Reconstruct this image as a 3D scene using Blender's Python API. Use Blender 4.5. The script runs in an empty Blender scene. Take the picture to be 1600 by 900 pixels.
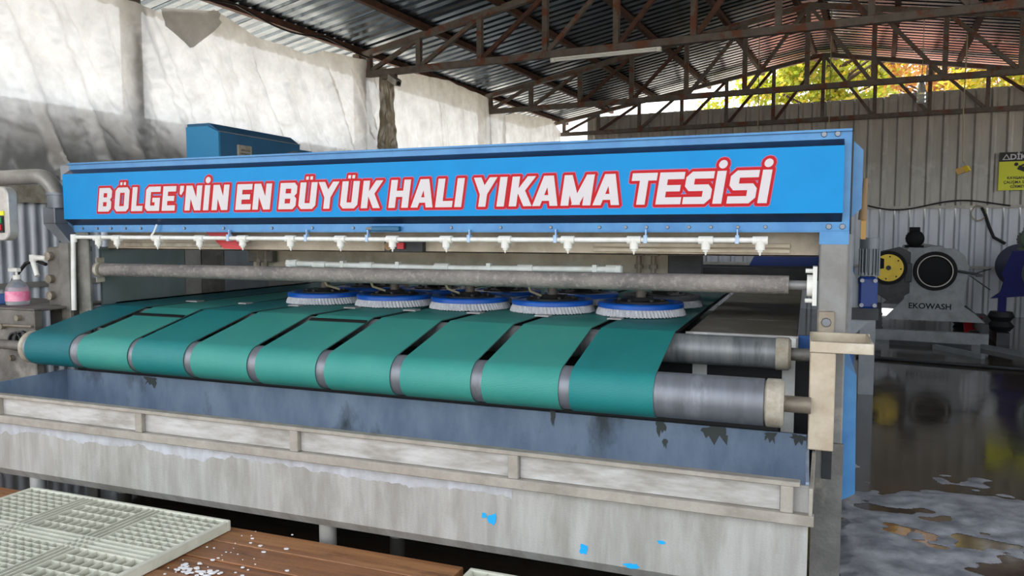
import bpy, bmesh, math, random
from mathutils import Vector, Matrix, noise as mnoise
R = math.radians
PI = math.pi
rnd = random.Random(7)
S = bpy.context.scene
COL = S.collection

# ---------------------------------------------------------------- camera
cd = bpy.data.cameras.new('camera')
cam = bpy.data.objects.new('camera', cd); COL.objects.link(cam)
cd.sensor_width = 36.0
cd.lens = 1195.0 / 1600.0 * 36.0
cd.clip_start = 0.05; cd.clip_end = 500
cam.location = (0, 0, 1.6)
cam.rotation_euler = (R(90 - 4.2), 0, R(21.1))
S.camera = cam

# ---------------------------------------------------------------- light
BROT = R(-4.4)                       # the shed stands 4.4 degrees askew to the machine
def bw(u, v, z=0.0):
    return Vector((u*math.cos(BROT) - v*math.sin(BROT), u*math.sin(BROT) + v*math.cos(BROT), z))
W = bpy.data.worlds.new('sky'); S.world = W; W.use_nodes = True
wn = W.node_tree.nodes; wl = W.node_tree.links
sky = wn.new('ShaderNodeTexSky'); sky.sky_type = 'NISHITA'; sky.sun_disc = False
sky.sun_elevation = R(64); sky.sun_rotation = R(-74); sky.air_density = 1.0; sky.dust_density = 3.0; sky.ozone_density = 1.0
hs_ = wn.new('ShaderNodeHueSaturation'); hs_.inputs['Saturation'].default_value = 0.3
wl.new(sky.outputs[0], hs_.inputs['Color']); wl.new(hs_.outputs[0], wn['Background'].inputs[0]); wn['Background'].inputs[1].default_value = 0.42
sl = bpy.data.lights.new('sun', 'SUN'); sl.energy = 4.2; sl.angle = R(0.6); sl.color = (1.0, 0.93, 0.82)
so = bpy.data.objects.new('sun', sl); COL.objects.link(so)
sd = bw(-0.42, 0.12, 0.90)           # towards the sun: high, left of the shed
so.rotation_euler = sd.to_track_quat('Z', 'Y').to_euler()
S.view_settings.view_transform = 'Standard'; S.view_settings.look = 'None'
S.view_settings.exposure = 1.04; S.view_settings.gamma = 1.0; S.view_settings.use_curve_mapping = False

# ---------------------------------------------------------------- materials
def lin(c):
    return tuple(((x/255)/12.92 if x/255 <= 0.04045 else ((x/255+0.055)/1.055)**2.4) for x in c) + (1.0,)
MATS = {}
def mat(name, c, rough=0.5, metal=0.0, c2=None, scale=6.0, stretch=(1,1,1), detail=6, lo=0.35, hi=0.65, bump=0.0, bscale=60.0,
        spec=0.5, c3=None, scale3=2.0, lo3=0.55, hi3=0.7, stretch3=(1,1,1), trans=0.0, rough2=None):
    m = bpy.data.materials.new(name); m.use_nodes = True
    nt = m.node_tree; b = nt.nodes['Principled BSDF']
    b.inputs['Roughness'].default_value = rough; b.inputs['Metallic'].default_value = metal
    b.inputs['Specular IOR Level'].default_value = spec
    b.inputs['Base Color'].default_value = lin(c)
    tc = nt.nodes.new('ShaderNodeTexCoord')
    def nz(sc, st, det):
        mp = nt.nodes.new('ShaderNodeMapping'); mp.inputs['Scale'].default_value = st
        nt.links.new(tc.outputs['Object'], mp.inputs[0])
        n = nt.nodes.new('ShaderNodeTexNoise'); n.inputs['Scale'].default_value = sc; n.inputs['Detail'].default_value = det
        n.inputs['Roughness'].default_value = 0.62
        nt.links.new(mp.outputs[0], n.inputs[0]); return n
    def ramp(n, a, z):
        r = nt.nodes.new('ShaderNodeMapRange'); r.inputs[1].default_value = a; r.inputs[2].default_value = z
        nt.links.new(n.outputs[0], r.inputs[0]); return r
    out = None
    if c2 is not None:
        r = ramp(nz(scale, stretch, detail), lo, hi)
        mx = nt.nodes.new('ShaderNodeMix'); mx.data_type = 'RGBA'
        mx.inputs[6].default_value = lin(c); mx.inputs[7].default_value = lin(c2)
        nt.links.new(r.outputs[0], mx.inputs[0]); out = mx.outputs[2]
        if rough2 is not None:
            rr = nt.nodes.new('ShaderNodeMapRange'); rr.inputs[3].default_value = rough; rr.inputs[4].default_value = rough2
            nt.links.new(r.outputs[0], rr.inputs[0]); nt.links.new(rr.outputs[0], b.inputs['Roughness'])
    if c3 is not None:
        r = ramp(nz(scale3, stretch3, 8), lo3, hi3)
        mx = nt.nodes.new('ShaderNodeMix'); mx.data_type = 'RGBA'
        if out: nt.links.new(out, mx.inputs[6])
        else: mx.inputs[6].default_value = lin(c)
        mx.inputs[7].default_value = lin(c3); nt.links.new(r.outputs[0], mx.inputs[0]); out = mx.outputs[2]
    if out: nt.links.new(out, b.inputs['Base Color'])
    if bump:
        n = nz(bscale, (1,1,1), 5); bp = nt.nodes.new('ShaderNodeBump'); bp.inputs['Strength'].default_value = bump
        bp.inputs['Distance'].default_value = 0.01
        nt.links.new(n.outputs[0], bp.inputs['Height']); nt.links.new(bp.outputs[0], b.inputs['Normal'])
    if trans: b.inputs['Transmission Weight'].default_value = trans
    MATS[name] = m; return m

mat('trough', (152,150,144), 0.5, 0.2, (176,175,170), 7, (2.2,1,0.3), c3=(132,128,118), scale3=3, lo3=0.5, hi3=0.75, stretch3=(1.6,1,0.5), bump=0.2, bscale=140)
mat('trough_rail', (168,162,151), 0.5, 0.15, (142,136,125), 9, bump=0.15, bscale=120)
mat('trough_strip', (192,191,188), 0.45, 0.2, (152,148,140), 10, (0.5,1,2), bump=0.1)
mat('trough_inner', (120,138,160), 0.42, 0.25, (152,168,188), 5, (1,1,0.4), c3=(78,86,92), scale3=2.4, lo3=0.56, hi3=0.68, stretch3=(1,1,0.5), bump=0.1)
mat('lime', (184,186,190), 0.6, 0.0, (160,160,160), 14, (1,1,.5))
mat('trough_stain', (72,76,74), 0.6, 0.1)
mat('stain', (150,140,124), 0.5, 0.35, (112,102,88), 4, c3=(176,168,154), scale3=9, bump=0.25, bscale=90)
mat('stain_dark', (122,117,109), 0.55, 0.2, (90,86,80), 7, c3=(148,142,132), scale3=5, bump=0.25, bscale=80)
mat('post_steel', (136,136,134), 0.45, 0.25, (116,114,110), 6, c3=(176,172,162), scale3=3, bump=0.1)
mat('post_low', (128,126,120), 0.55, 0.3, (100,98,92), 7, c3=(168,160,140), scale3=4, bump=0.2)
mat('cream', (192,180,158), 0.5, 0.1, (168,152,128), 8, c3=(206,198,182), scale3=5, bump=0.1)
mat('cream_dirty', (186,180,164), 0.6, 0.1, (150,140,120), 14, bump=0.3, bscale=120)
mat('drum', (122,126,132), 0.4, 0.3, (108,111,116), 3, (6,1,1), c3=(140,144,150), scale3=4, stretch3=(3,1,1), bump=0.06)
mat('drum_worn', (104,108,110), 0.45, 0.25, (132,134,132), 3, (6,1,1), c3=(84,90,88), scale3=5, stretch3=(3,1,0.4), bump=0.08)
mat('table', (118,110,98), 0.5, 0.1, (92,86,76), 5, c3=(140,132,118), scale3=3, bump=0.1)
mat('carriage', (188,176,156), 0.5, 0.1, (156,144,124), 5, c3=(186,178,164), scale3=9, bump=0.2)
mat('pipe_crust', (150,143,136), 0.55, 0.25, (108,104,102), 3, (1,2,2), c3=(172,165,156), scale3=40, lo3=0.5, hi3=0.75, bump=0.7, bscale=160)
mat('pvc', (236,236,230), 0.38, 0.0, (218,216,206), 12)
mat('pvc_blue', (120,168,214), 0.4, 0.0, (180,200,220), 10)
mat('navy', (30,44,74), 0.3, 0.1, (22,32,56), 12, (1,1,3), bump=0.05)
mat('blue_paint', (74,138,188), 0.35, 0.1, (60,120,174), 7, bump=0.04)
mat('blue_deep', (40,90,150), 0.4, 0.1, (30,72,130), 7)
mat('cab_blue', (20,96,138), 0.4, 0.1, (14,84,122), 4)
mat('cab_blue_light', (36,134,182), 0.4, 0.1)
mat('sticker', (0,134,200), 0.4, 0.0, (0,140,206), 5, spec=0.2)
mat('letter_white', (206,200,202), 0.4)
mat('letter_red', (184,10,22), 0.4, spec=0.2)
mat('letter_pink', (176,110,160), 0.4)
mat('belt_edge', (60,96,92), 0.7)
mat('black', (14,14,15), 0.5)
mat('rubber', (24,24,25), 0.6)
mat('bolt', (120,124,130), 0.35, 0.7)
mat('brush_blue', (20,104,206), 0.32, 0.0, (16,88,190), 8)
mat('brush_grey', (120,124,128), 0.5, 0.1, (90,92,96), 9)
mat('bristle', (222,222,224), 0.6, 0.0, (190,190,194), 70, (1,1,0.1))
mat('hub', (70,70,70), 0.5, 0.4, (50,50,52), 12)
mat('truss_paint', (104,96,88), 0.6, 0.1, (86,78,70), 8, c3=(104,58,38), scale3=6, lo3=0.52, hi3=0.6, bump=0.2)
mat('rust', (92,58,42), 0.75, 0.1, (62,44,36), 9, bump=0.2)
mat('roof_metal', (128,140,150), 0.27, 0.9, (92,102,112), 2.5, (1,3,1), c3=(150,158,164), scale3=1.2)
mat('wall_metal', (172,168,160), 0.42, 0.35, (150,147,140), 3, (1,1,0.3), c3=(184,181,174), scale3=2)
mat('wall_metal_low', (196,199,204), 0.42, 0.3, (174,177,182), 3, (1,1,0.3))
mat('corr', (214,217,222), 0.4, 0.25, (190,194,200), 4, (1,1,0.4))
mat('dark_steel', (58,60,62), 0.5, 0.4, (44,45,47), 8)
mat('eko_grey', (138,142,144), 0.5, 0.1, (118,120,122), 6)
mat('eko_black', (9,9,11), 0.6, spec=0.2)
mat('yellow', (238,204,30), 0.4, 0.0, (222,186,26), 6)
mat('sign_yellow', (226,226,40), 0.45)
mat('far_blue', (8,20,84), 0.5, 0.0, spec=0.15)
mat('gear_blue', (18,52,122), 0.45)
mat('motor_green', (66,84,66), 0.5, 0.2)
mat('motor_grey', (108,114,118), 0.45, 0.3)
mat('red', (196,24,40), 0.4)
mat('wood', (150,98,56), 0.42, 0.0, (100,60,34), 4, (0.5,9,1), c3=(64,38,24), scale3=5, lo3=0.62, hi3=0.72, stretch3=(0.5,3,1), bump=0.25, bscale=40)
mat('wood_pale', (164,116,74), 0.45, 0.0, (128,84,52), 3, (0.6,9,1), c3=(84,52,32), scale3=5, lo3=0.6, hi3=0.72, stretch3=(0.5,3,1), bump=0.25, bscale=40)
mat('pallet_plastic', (208,208,190), 0.5, 0.0, (190,190,172), 9)
mat('foam', (176,175,176), 0.55, 0.0, (122,122,126), 6, bump=0.3, bscale=50)
mat('flake', (232,232,230), 0.6)
mat('paint_mark', (20,160,226), 0.4)
mat('label_pink', (226,110,150), 0.5, 0.0, (240,170,190), 18)
mat('bottle', (236,240,242), 0.15, 0.0, trans=0.8)
mat('green', (50,160,90), 0.4); mat('green_cloth', (60,110,80), 0.7)
mat('far_panel', (120,130,132), 0.3, 0.1, (104,120,114), 5, (1,1,.4))
mat('grey_pipe', (168,164,156), 0.4, 0.3, (140,136,128), 6)
mat('grey_duct', (142,146,150), 0.45, 0.3, (124,128,132), 5)
mat('steel_box', (202,200,194), 0.4, 0.3, (182,178,170), 16)
mat('brass', (176,140,80), 0.45, 0.5)
mat('card', (150,120,84), 0.8)
mat('lamp_white', (232,232,226), 0.4)
mat('rope', (170,158,130), 0.8)
mat('cable', (20,20,21), 0.6)
mat('bark', (86,66,50), 0.9, 0.0, (60,46,36), 12)
mat('red_bounce', (176,104,84), 0.9, 0.0, (150,92,70), 1.0)
mat('yard', (172,164,150), 0.85, 0.0, (150,142,128), 2)

def floor_mat():
    m = mat('wet_floor', (62,55,48), 0.06, 0.0, (74,62,50), 1.2, lo=0.4, hi=0.7, rough2=0.16, bump=0.05, bscale=7, spec=1.0)
floor_mat()
def translucent(name, c, c2, t=0.6, scale=3.0, gl=0.08, clear=0.0):
    m = bpy.data.materials.new(name); m.use_nodes = True; nt = m.node_tree
    nt.nodes.remove(nt.nodes['Principled BSDF'])
    out = nt.nodes['Material Output']
    tc = nt.nodes.new('ShaderNodeTexCoord'); n = nt.nodes.new('ShaderNodeTexNoise')
    n.inputs['Scale'].default_value = scale; n.inputs['Detail'].default_value = 8; n.inputs['Roughness'].default_value = 0.65
    nt.links.new(tc.outputs['Object'], n.inputs[0])
    mr = nt.nodes.new('ShaderNodeMapRange'); mr.inputs[1].default_value = 0.35; mr.inputs[2].default_value = 0.7
    nt.links.new(n.outputs[0], mr.inputs[0])
    mx = nt.nodes.new('ShaderNodeMix'); mx.data_type = 'RGBA'; mx.inputs[6].default_value = lin(c); mx.inputs[7].default_value = lin(c2)
    nt.links.new(mr.outputs[0], mx.inputs[0])
    d = nt.nodes.new('ShaderNodeBsdfDiffuse'); tr = nt.nodes.new('ShaderNodeBsdfTranslucent'); g = nt.nodes.new('ShaderNodeBsdfGlossy')
    g.inputs['Roughness'].default_value = 0.3
    nt.links.new(mx.outputs[2], d.inputs[0]); nt.links.new(mx.outputs[2], tr.inputs[0])
    bp = nt.nodes.new('ShaderNodeBump'); bp.inputs['Strength'].default_value = 0.5; bp.inputs['Distance'].default_value = 0.03
    n2 = nt.nodes.new('ShaderNodeTexNoise'); n2.noise_type = 'RIDGED_MULTIFRACTAL'; n2.inputs['Scale'].default_value = scale*1.5; n2.inputs['Detail'].default_value = 6
    nt.links.new(tc.outputs['Object'], n2.inputs[0]); nt.links.new(n2.outputs[0], bp.inputs['Height'])
    for q in (d, g, tr): nt.links.new(bp.outputs[0], q.inputs['Normal'])
    a = nt.nodes.new('ShaderNodeMixShader'); a.inputs[0].default_value = t
    nt.links.new(d.outputs[0], a.inputs[1]); nt.links.new(tr.outputs[0], a.inputs[2])
    b = nt.nodes.new('ShaderNodeMixShader'); b.inputs[0].default_value = gl
    nt.links.new(a.outputs[0], b.inputs[1]); nt.links.new(g.outputs[0], b.inputs[2])
    if clear:
        tp = nt.nodes.new('ShaderNodeBsdfTransparent'); e = nt.nodes.new('ShaderNodeMixShader'); e.inputs[0].default_value = clear
        nt.links.new(b.outputs[0], e.inputs[1]); nt.links.new(tp.outputs[0], e.inputs[2]); b = e
    nt.links.new(b.outputs[0], out.inputs[0]); MATS[name] = m
translucent('plastic_sheet', (206,205,201), (172,169,162), 0.6, 3.0, 0.1, 0.05)
translucent('dirty_film', (176,164,142), (120,108,90), 0.3, 4.0, 0.12)
translucent('leaf_green', (128,150,40), (176,170,60), 0.5, 2.0, 0.03)
translucent('leaf_gold', (206,180,70), (170,160,50), 0.5, 2.0, 0.03)
translucent('leaf_rust', (176,120,70), (200,160,90), 0.5, 2.0, 0.03)
def belt_mat(name, c, c2):
    m = mat(name, c, 0.5, 0.0, c2, 2.2, spec=0.35)
    nt = m.node_tree; b = nt.nodes['Principled BSDF']
    uv = nt.nodes.new('ShaderNodeUVMap'); uv.uv_map = 'UVMap'
    w = nt.nodes.new('ShaderNodeTexWave'); w.wave_type = 'BANDS'; w.bands_direction = 'Y'; w.inputs['Scale'].default_value = 45.0
    nt.links.new(uv.outputs[0], w.inputs[0])
    bp = nt.nodes.new('ShaderNodeBump'); bp.inputs['Strength'].default_value = 0.35; bp.inputs['Distance'].default_value = 0.002
    nt.links.new(w.outputs[0], bp.inputs['Height']); nt.links.new(bp.outputs[0], b.inputs['Normal'])
belt_mat('belt_light', (52,140,130), (64,148,134)); belt_mat('belt_mid', (28,120,120), (38,130,126)); belt_mat('belt_dark', (14,100,108), (20,110,114))

# ---------------------------------------------------------------- mesh helpers
class MB:
    def __init__(s): s.v = []; s.f = []; s.m = []; s.uv = []
    def add(s, vs, fs, mi=0):
        o = len(s.v); s.v += [tuple(p) for p in vs]
        for f in fs: s.f.append([i+o for i in f]); s.m.append(mi)
        return s
    def box(s, x0, y0, z0, x1, y1, z1, mi=0):
        return s.add([(x0,y0,z0),(x1,y0,z0),(x1,y1,z0),(x0,y1,z0),(x0,y0,z1),(x1,y0,z1),(x1,y1,z1),(x0,y1,z1)],
              [(0,3,2,1),(4,5,6,7),(0,1,5,4),(1,2,6,5),(2,3,7,6),(3,0,4,7)], mi)
    def prism(s, poly, axis, a, b, mi=0):
        n = len(poly)
        def P(p, t):
            if axis == 'x': return (t, p[0], p[1])
            if axis == 'y': return (p[0], t, p[1])
            return (p[0], p[1], t)
        vs = [P(p, a) for p in poly] + [P(p, b) for p in poly]
        return s.add(vs, [tuple(range(n))[::-1], tuple(range(n, 2*n))] + [(i, (i+1) % n, n+(i+1) % n, n+i) for i in range(n)], mi)
    def cyl(s, p0, p1, r, seg=16, r2=None, caps=True, mi=0):
        p0 = Vector(p0); p1 = Vector(p1); r2 = r if r2 is None else r2
        d = (p1-p0).normalized(); a = d.orthogonal().normalized(); b = d.cross(a)
        vs = []
        for p, rr in ((p0, r), (p1, r2)):
            for i in range(seg):
                t = 2*PI*i/seg; vs.append(p + a*(rr*math.cos(t)) + b*(rr*math.sin(t)))
        fs = [(i, (i+1) % seg, seg+(i+1) % seg, seg+i) for i in range(seg)]
        if caps: fs += [tuple(range(seg))[::-1], tuple(range(seg, 2*seg))]
        return s.add(vs, fs, mi)
    def bar(s, p0, p1, w, h, mi=0):
        p0 = Vector(p0); p1 = Vector(p1); d = (p1-p0).normalized()
        up = Vector((0,0,1)) if abs(d.z) < 0.95 else Vector((0,1,0))
        a = d.cross(up).normalized()*(w/2); b = a.cross(d).normalized()*(h/2)
        vs = [p+q for p in (p0, p1) for q in (-a-b, a-b, a+b, -a+b)]
        return s.add(vs, [(0,1,2,3),(4,7,6,5),(0,4,5,1),(1,5,6,2),(2,6,7,3),(3,7,4,0)], mi)
    def tube(s, pts, r, seg=8, mi=0):
        pts = [Vector(p) for p in pts]; rings = []; prev = None
        for i, p in enumerate(pts):
            d = (pts[min(i+1, len(pts)-1)] - pts[max(i-1, 0)]).normalized()
            a = d.orthogonal().normalized() if prev is None else (prev - d*prev.dot(d)).normalized()
            prev = a; b = d.cross(a)
            rings.append([p + a*(r*math.cos(2*PI*k/seg)) + b*(r*math.sin(2*PI*k/seg)) for k in range(seg)])
        vs = [q for g in rings for q in g]; fs = []
        for i in range(len(rings)-1):
            for k in range(seg): fs.append((i*seg+k, i*seg+(k+1) % seg, (i+1)*seg+(k+1) % seg, (i+1)*seg+k))
        fs += [tuple(range(seg))[::-1], tuple(range((len(rings)-1)*seg, len(rings)*seg))]
        return s.add(vs, fs, mi)
    def lathe(s, prof, c, seg=32, axis='z', mi=0):
        vs = []; n = len(prof)
        for k in range(seg):
            t = 2*PI*k/seg
            for r, h in prof:
                x, y = r*math.cos(t), r*math.sin(t)
                q = {'z': (x, y, h), 'x': (h, x, y), 'y': (x, h, y)}[axis]
                vs.append((c[0]+q[0], c[1]+q[1], c[2]+q[2]))
        fs = []
        for k in range(seg):
            k2 = (k+1) % seg
            for j in range(n-1): fs.append((k*n+j, k2*n+j, k2*n+j+1, k*n+j+1))
        return s.add(vs, fs, mi)
    def mesh(s, name, mats, org=(0,0,0), bevel=0.0, smooth=30, recalc=True):
        me = bpy.data.meshes.new(name)
        me.from_pydata([(p[0]-org[0], p[1]-org[1], p[2]-org[2]) for p in s.v], [], s.f)
        for q in ([mats] if isinstance(mats, str) else mats): me.materials.append(MATS[q])
        for p, mi in zip(me.polygons, s.m): p.material_index = mi
        bm = bmesh.new(); bm.from_mesh(me)
        if recalc: bmesh.ops.recalc_face_normals(bm, faces=bm.faces)
        if bevel: bmesh.ops.bevel(bm, geom=list(bm.edges), offset=bevel, segments=1, affect='EDGES', clamp_overlap=True)
        bm.to_mesh(me); bm.free()
        if smooth:
            for p in me.polygons: p.use_smooth = True
            me.set_sharp_from_angle(angle=R(smooth))
        return me
ORG = {}
def thing(name, label, cat, loc=(0,0,0), b=False, group=None, kind=None, rz=0.0):
    """Empty at the base; parts are written in the frame given (machine frame, or shed frame when b) and moved to it"""
    o = bpy.data.objects.new(name, None); COL.objects.link(o); o.empty_display_size = 0.1
    o.location = bw(*loc) if b else loc
    o.rotation_euler = (0, 0, (BROT if b else 0) + rz)
    ORG[o] = Vector(loc)
    if label: o['label'] = label
    if cat: o['category'] = cat
    if group: o['group'] = group
    if kind: o['kind'] = kind
    return o
def part(name, mb, mats, parent, bevel=0.0, smooth=30, label=None, kind=None, recalc=True):
    me = mb.mesh(name, mats, ORG[parent], bevel, smooth, recalc)
    o = bpy.data.objects.new(name, me); COL.objects.link(o); o.parent = parent; ORG[o] = ORG[parent]
    if label: o['label'] = label
    if kind: o['kind'] = kind
    return o
def solo(name, mb, mats, label, cat, loc, b=False, bevel=0.0, smooth=30, group=None, kind=None, recalc=True):
    me = mb.mesh(name, mats, loc, bevel, smooth, recalc)
    o = bpy.data.objects.new(name, me); COL.objects.link(o); o.location = bw(*loc) if b else loc
    if b: o.rotation_euler = (0, 0, BROT)
    ORG[o] = Vector(loc)
    if label: o['label'] = label
    if cat: o['category'] = cat
    if group: o['group'] = group
    if kind: o['kind'] = kind
    return o
def place(name, me, parent, pos, rot=(0,0,0), scale=None, label=None):
    """a piece that shares its mesh; pos is written in the frame of the thing"""
    o = bpy.data.objects.new(name, me); COL.objects.link(o); o.parent = parent
    o.location = Vector(pos) - ORG[parent]; o.rotation_euler = rot
    if scale: o.scale = scale
    if label: o['label'] = label
    return o
def text_mb(txt, size, pos, right, up, thick=0.0, shear=0.0, align='CENTER', sx=1.0):
    cu = bpy.data.curves.new('t', 'FONT'); cu.body = txt; cu.size = size; cu.offset = thick; cu.shear = shear; cu.align_x = align
    cu.resolution_u = 3
    o = bpy.data.objects.new('t', cu); COL.objects.link(o)
    me = bpy.data.meshes.new_from_object(o.evaluated_get(bpy.context.evaluated_depsgraph_get()))
    mb = MB(); pos = Vector(pos); right = Vector(right); up = Vector(up)
    mb.add([pos + right*(q.co.x*sx) + up*q.co.y for q in me.vertices], [tuple(p.vertices) for p in me.polygons])
    bpy.data.objects.remove(o); bpy.data.curves.remove(cu); bpy.data.meshes.remove(me)
    return mb
#SECTIONS
# ================================================================ SETTING
RU, RZ, RK = -1.08, 5.24, 0.176          # ridge position, height of the sheeting at the ridge, slope
def roofz(u): return RZ - RK*abs(u - RU)
V0, V1 = -0.6, 17.35                       # the roof runs from the open front to just past the back wall

me = MB().add([(-9,-7,0),(9,-7,0),(9,19,0),(-9,19,0)], [(0,1,2,3)])
solo('floor', me, 'wet_floor', None, None, (0,0,0), b=True, kind='structure')
g = MB().add([(-90,-90,-.03),(90,-90,-.03),(90,90,-.03),(-90,90,-.03)], [(0,1,2,3)])
solo('floor_yard', g, 'yard', None, None, (0,0,-.03), b=True, kind='structure')

g = MB().add([(-3.5,27,-.02),(9,27,-.02),(9,48,-.02),(-3.5,48,-.02)], [(0,1,2,3)])
solo('floor_red_bounce', g, 'red_bounce', None, None, (0,0,-.02), b=True, kind='structure')  # unseen red ground patch, added so the far roof reflects pink
def trapezoid(n, pitch, h, along):
    """list of (across, height) for n ribs"""
    pts = []
    for i in range(n):
        o = i*pitch
        pts += [(o, 0), (o+pitch*.55, 0), (o+pitch*.68, h), (o+pitch*.87, h)]
    pts.append((n*pitch, 0)); return pts
# roof: trapezoid sheets, ribs from eave to ridge
ceil = thing('ceiling', None, None, (RU, V0, 0), b=True, kind='structure')
def roof_sheet(side, ue):
    mb = MB(); prof = trapezoid(5, 0.2, 0.03, None); vs = []
    for a, h in prof:
        vs.append((0, a, h)); vs.append((side*ue, a, h - RK*ue))
    mb.add(vs, [(2*i, 2*i+1, 2*i+3, 2*i+2) for i in range(len(prof)-1)])
    return mb.mesh('roof_sheet', 'roof_metal', (0,0,0), smooth=0)
rl = roof_sheet(-1, 6.6); rr = roof_sheet(1, 6.4)
nv = int((V1-V0)/1.0)+1
for i in range(nv):
    v = V0 + i*0.985
    place('roof_sheet', rl, ceil, (RU, v, RZ + 0.004*(i % 2)))
    place('roof_sheet', rr, ceil, (RU, v, RZ + 0.004*(i % 2)))
# ridge capping seen from below
cap = MB()
for i in range(int((V1-V0)/0.2)):
    cap.box(RU-.16, V0+i*.2, RZ-.045, RU+.16, V0+i*.2+.12, RZ-.03)
part('ridge_cap', cap, 'roof_metal', ceil, smooth=0)
for k in range(6):
    du = 1.12*k + 0.12 if k < 5 else 5.72
    for sgn in (-1, 1):
        u = RU + sgn*du
        if k == 0: u = RU + sgn*.18
        mb = MB().box(u-.035, V0, roofz(u)-.085, u+.035, V1, roofz(u)-.005)
        part('purlin', mb, 'rust', ceil, smooth=0)
# back wall
VW = 16.95
wb = thing('wall_back', None, None, (-1.1, VW, 0), b=True, kind='structure')
def wall_sheet(w_n, pitch, h, z0, z1, m):
    mb = MB(); prof = trapezoid(w_n, pitch, h, None); vs = []
    for a, d in prof: vs.append((a, -d, z0)); vs.append((a, -d, z1))
    mb.add(vs, [(2*i, 2*i+1, 2*i+3, 2*i+2) for i in range(len(prof)-1)])
    return mb.mesh('wall_sheet', m, (0,0,0), smooth=0)
up1 = wall_sheet(4, .262, .035, 2.06, 4.24, 'wall_metal'); up2 = wall_sheet(4, .262, .035, 2.06, 4.29, 'wall_metal')
lo1 = wall_sheet(4, .262, .035, 0.0, 2.1, 'wall_metal_low')
lo2 = wall_sheet(4, .262, .035, .075, 2.1, 'wall_metal_low')
u = -6.15; i = 0
while u < 4.6:
    place('wall_sheet', up2 if u > -.6 else up1, wb, (u, VW - .002*(i % 2), 0))
    place('wall_sheet', lo2 if i == 6 else lo1, wb, (u, VW + .03, 0)); u += 1.045; i += 1
lo_s = wall_sheet(3, .262, .035, 0.0, 3.5, 'wall_metal'); place('wall_sheet', lo_s, wb, (-6.95, VW, 0))
part('rail', MB().box(-6.2, VW-.1, 2.05, 4.6, VW-.04, 2.1), 'grey_pipe', wb)
part('rail', MB().box(-6.2, VW-.1, .9, 4.6, VW-.04, .95), 'grey_pipe', wb)
# low corrugated wall on the left, outside the plastic
wlft = thing('wall_left', None, None, (-7.0, 8, 0), b=True, kind='structure')
def corr_sheet(n, pitch, h, z0, z1, m, seg=6):
    mb = MB(); vs = []
    for i in range(n*seg+1):
        a = i*pitch/seg; d = h*math.sin(2*PI*i/seg); vs.append((d, a, z0)); vs.append((d, a, z1))
    mb.add(vs, [(2*i, 2*i+1, 2*i+3, 2*i+2) for i in range(n*seg)])
    return mb.mesh('wall_sheet', m, (0,0,0), smooth=60)
cs = corr_sheet(10, .105, .02, 0, 2.78, 'corr')
for i in range(16): place('wall_sheet', cs, wlft, (-6.92 - .004*(i % 2), 1.0 + i*1.03, 0))
part('rail', MB().box(-6.89, 1.0, 1.86, -6.83, 5.1, 2.02), 'cream_dirty', wlft)
part('rail', MB().box(-6.895, 1.0, 1.1, -6.885, 16.8, 1.15), 'grey_pipe', wlft)
# right wall (out of the frame)
wr = thing('wall_right', None, None, (4.65, 8, 0), b=True, kind='structure')
cr = corr_sheet(8, .25, .02, 0, 2.6, 'wall_metal', 4)
for i in range(6): place('wall_sheet', cr, wr, (4.65, 5.0 + i*2.0, 0))
# columns of the left side
def column(v, lab):
    mb = MB().box(-6.88, v-.085, 0, -6.77, v+.085, roofz(-6.82)-.09)
    mb.box(-6.89, v-.13, 0, -6.74, v+.13, .02)
    o = solo('steel_column', mb, 'truss_paint', lab, 'column', (-6.82, v, 0), b=True, bevel=.006, group='columns behind the plastic sheets')
column(5.43, 'square steel column showing through the nearest white plastic sheet')
column(9.2, 'steel column behind the seam of the first two plastic sheets')
column(13.0, 'steel column behind the seam of the two farther plastic sheets')

# trusses
OFF = [0, .945, 1.89, 2.835, 3.78, 4.735, 5.57]
def topz(u): return 5.13 - .174*abs(u-RU)
def make_truss(v, lab):
    t = thing('roof_truss', lab, 'truss', (RU, v, 3.8), b=True, group='steel trusses across the shed')
    BZ = 3.855
    part('bottom_chord', MB().box(RU-5.7, v-.04, BZ-.045, RU+5.7, v+.04, BZ+.045), 'truss_paint', t, bevel=.005)
    for s in (-1, 1):
        e = 5.83
        part('top_chord', MB().bar((RU, v, topz(RU)-.01), (RU+s*e, v, topz(RU+s*e)-.01), .08, .08), 'truss_paint', t)
        for i, o in enumerate(OFF):
            u = RU + s*o
            if i or s == 1:
                part('upright', MB().box(u-.035, v-.035, BZ+.045, u+.035, v+.035, topz(u)-.03), 'truss_paint', t)
            if i:
                a = RU + s*o; c = RU + s*OFF[i-1]
                part('diagonal', MB().bar((a-s*.045, v, BZ+.05), (c+s*.04, v, topz(c)-.06), .05, .055), 'rust' if rnd.random() < .35 else 'truss_paint', t)
    return t
make_truss(9.2, 'nearest rusty steel roof truss carrying the fluorescent tube')
make_truss(13.0, 'middle steel roof truss between the tube lamp truss and the back wall')
make_truss(16.75, 'farthest steel roof truss standing dark against the bright trees')

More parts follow.
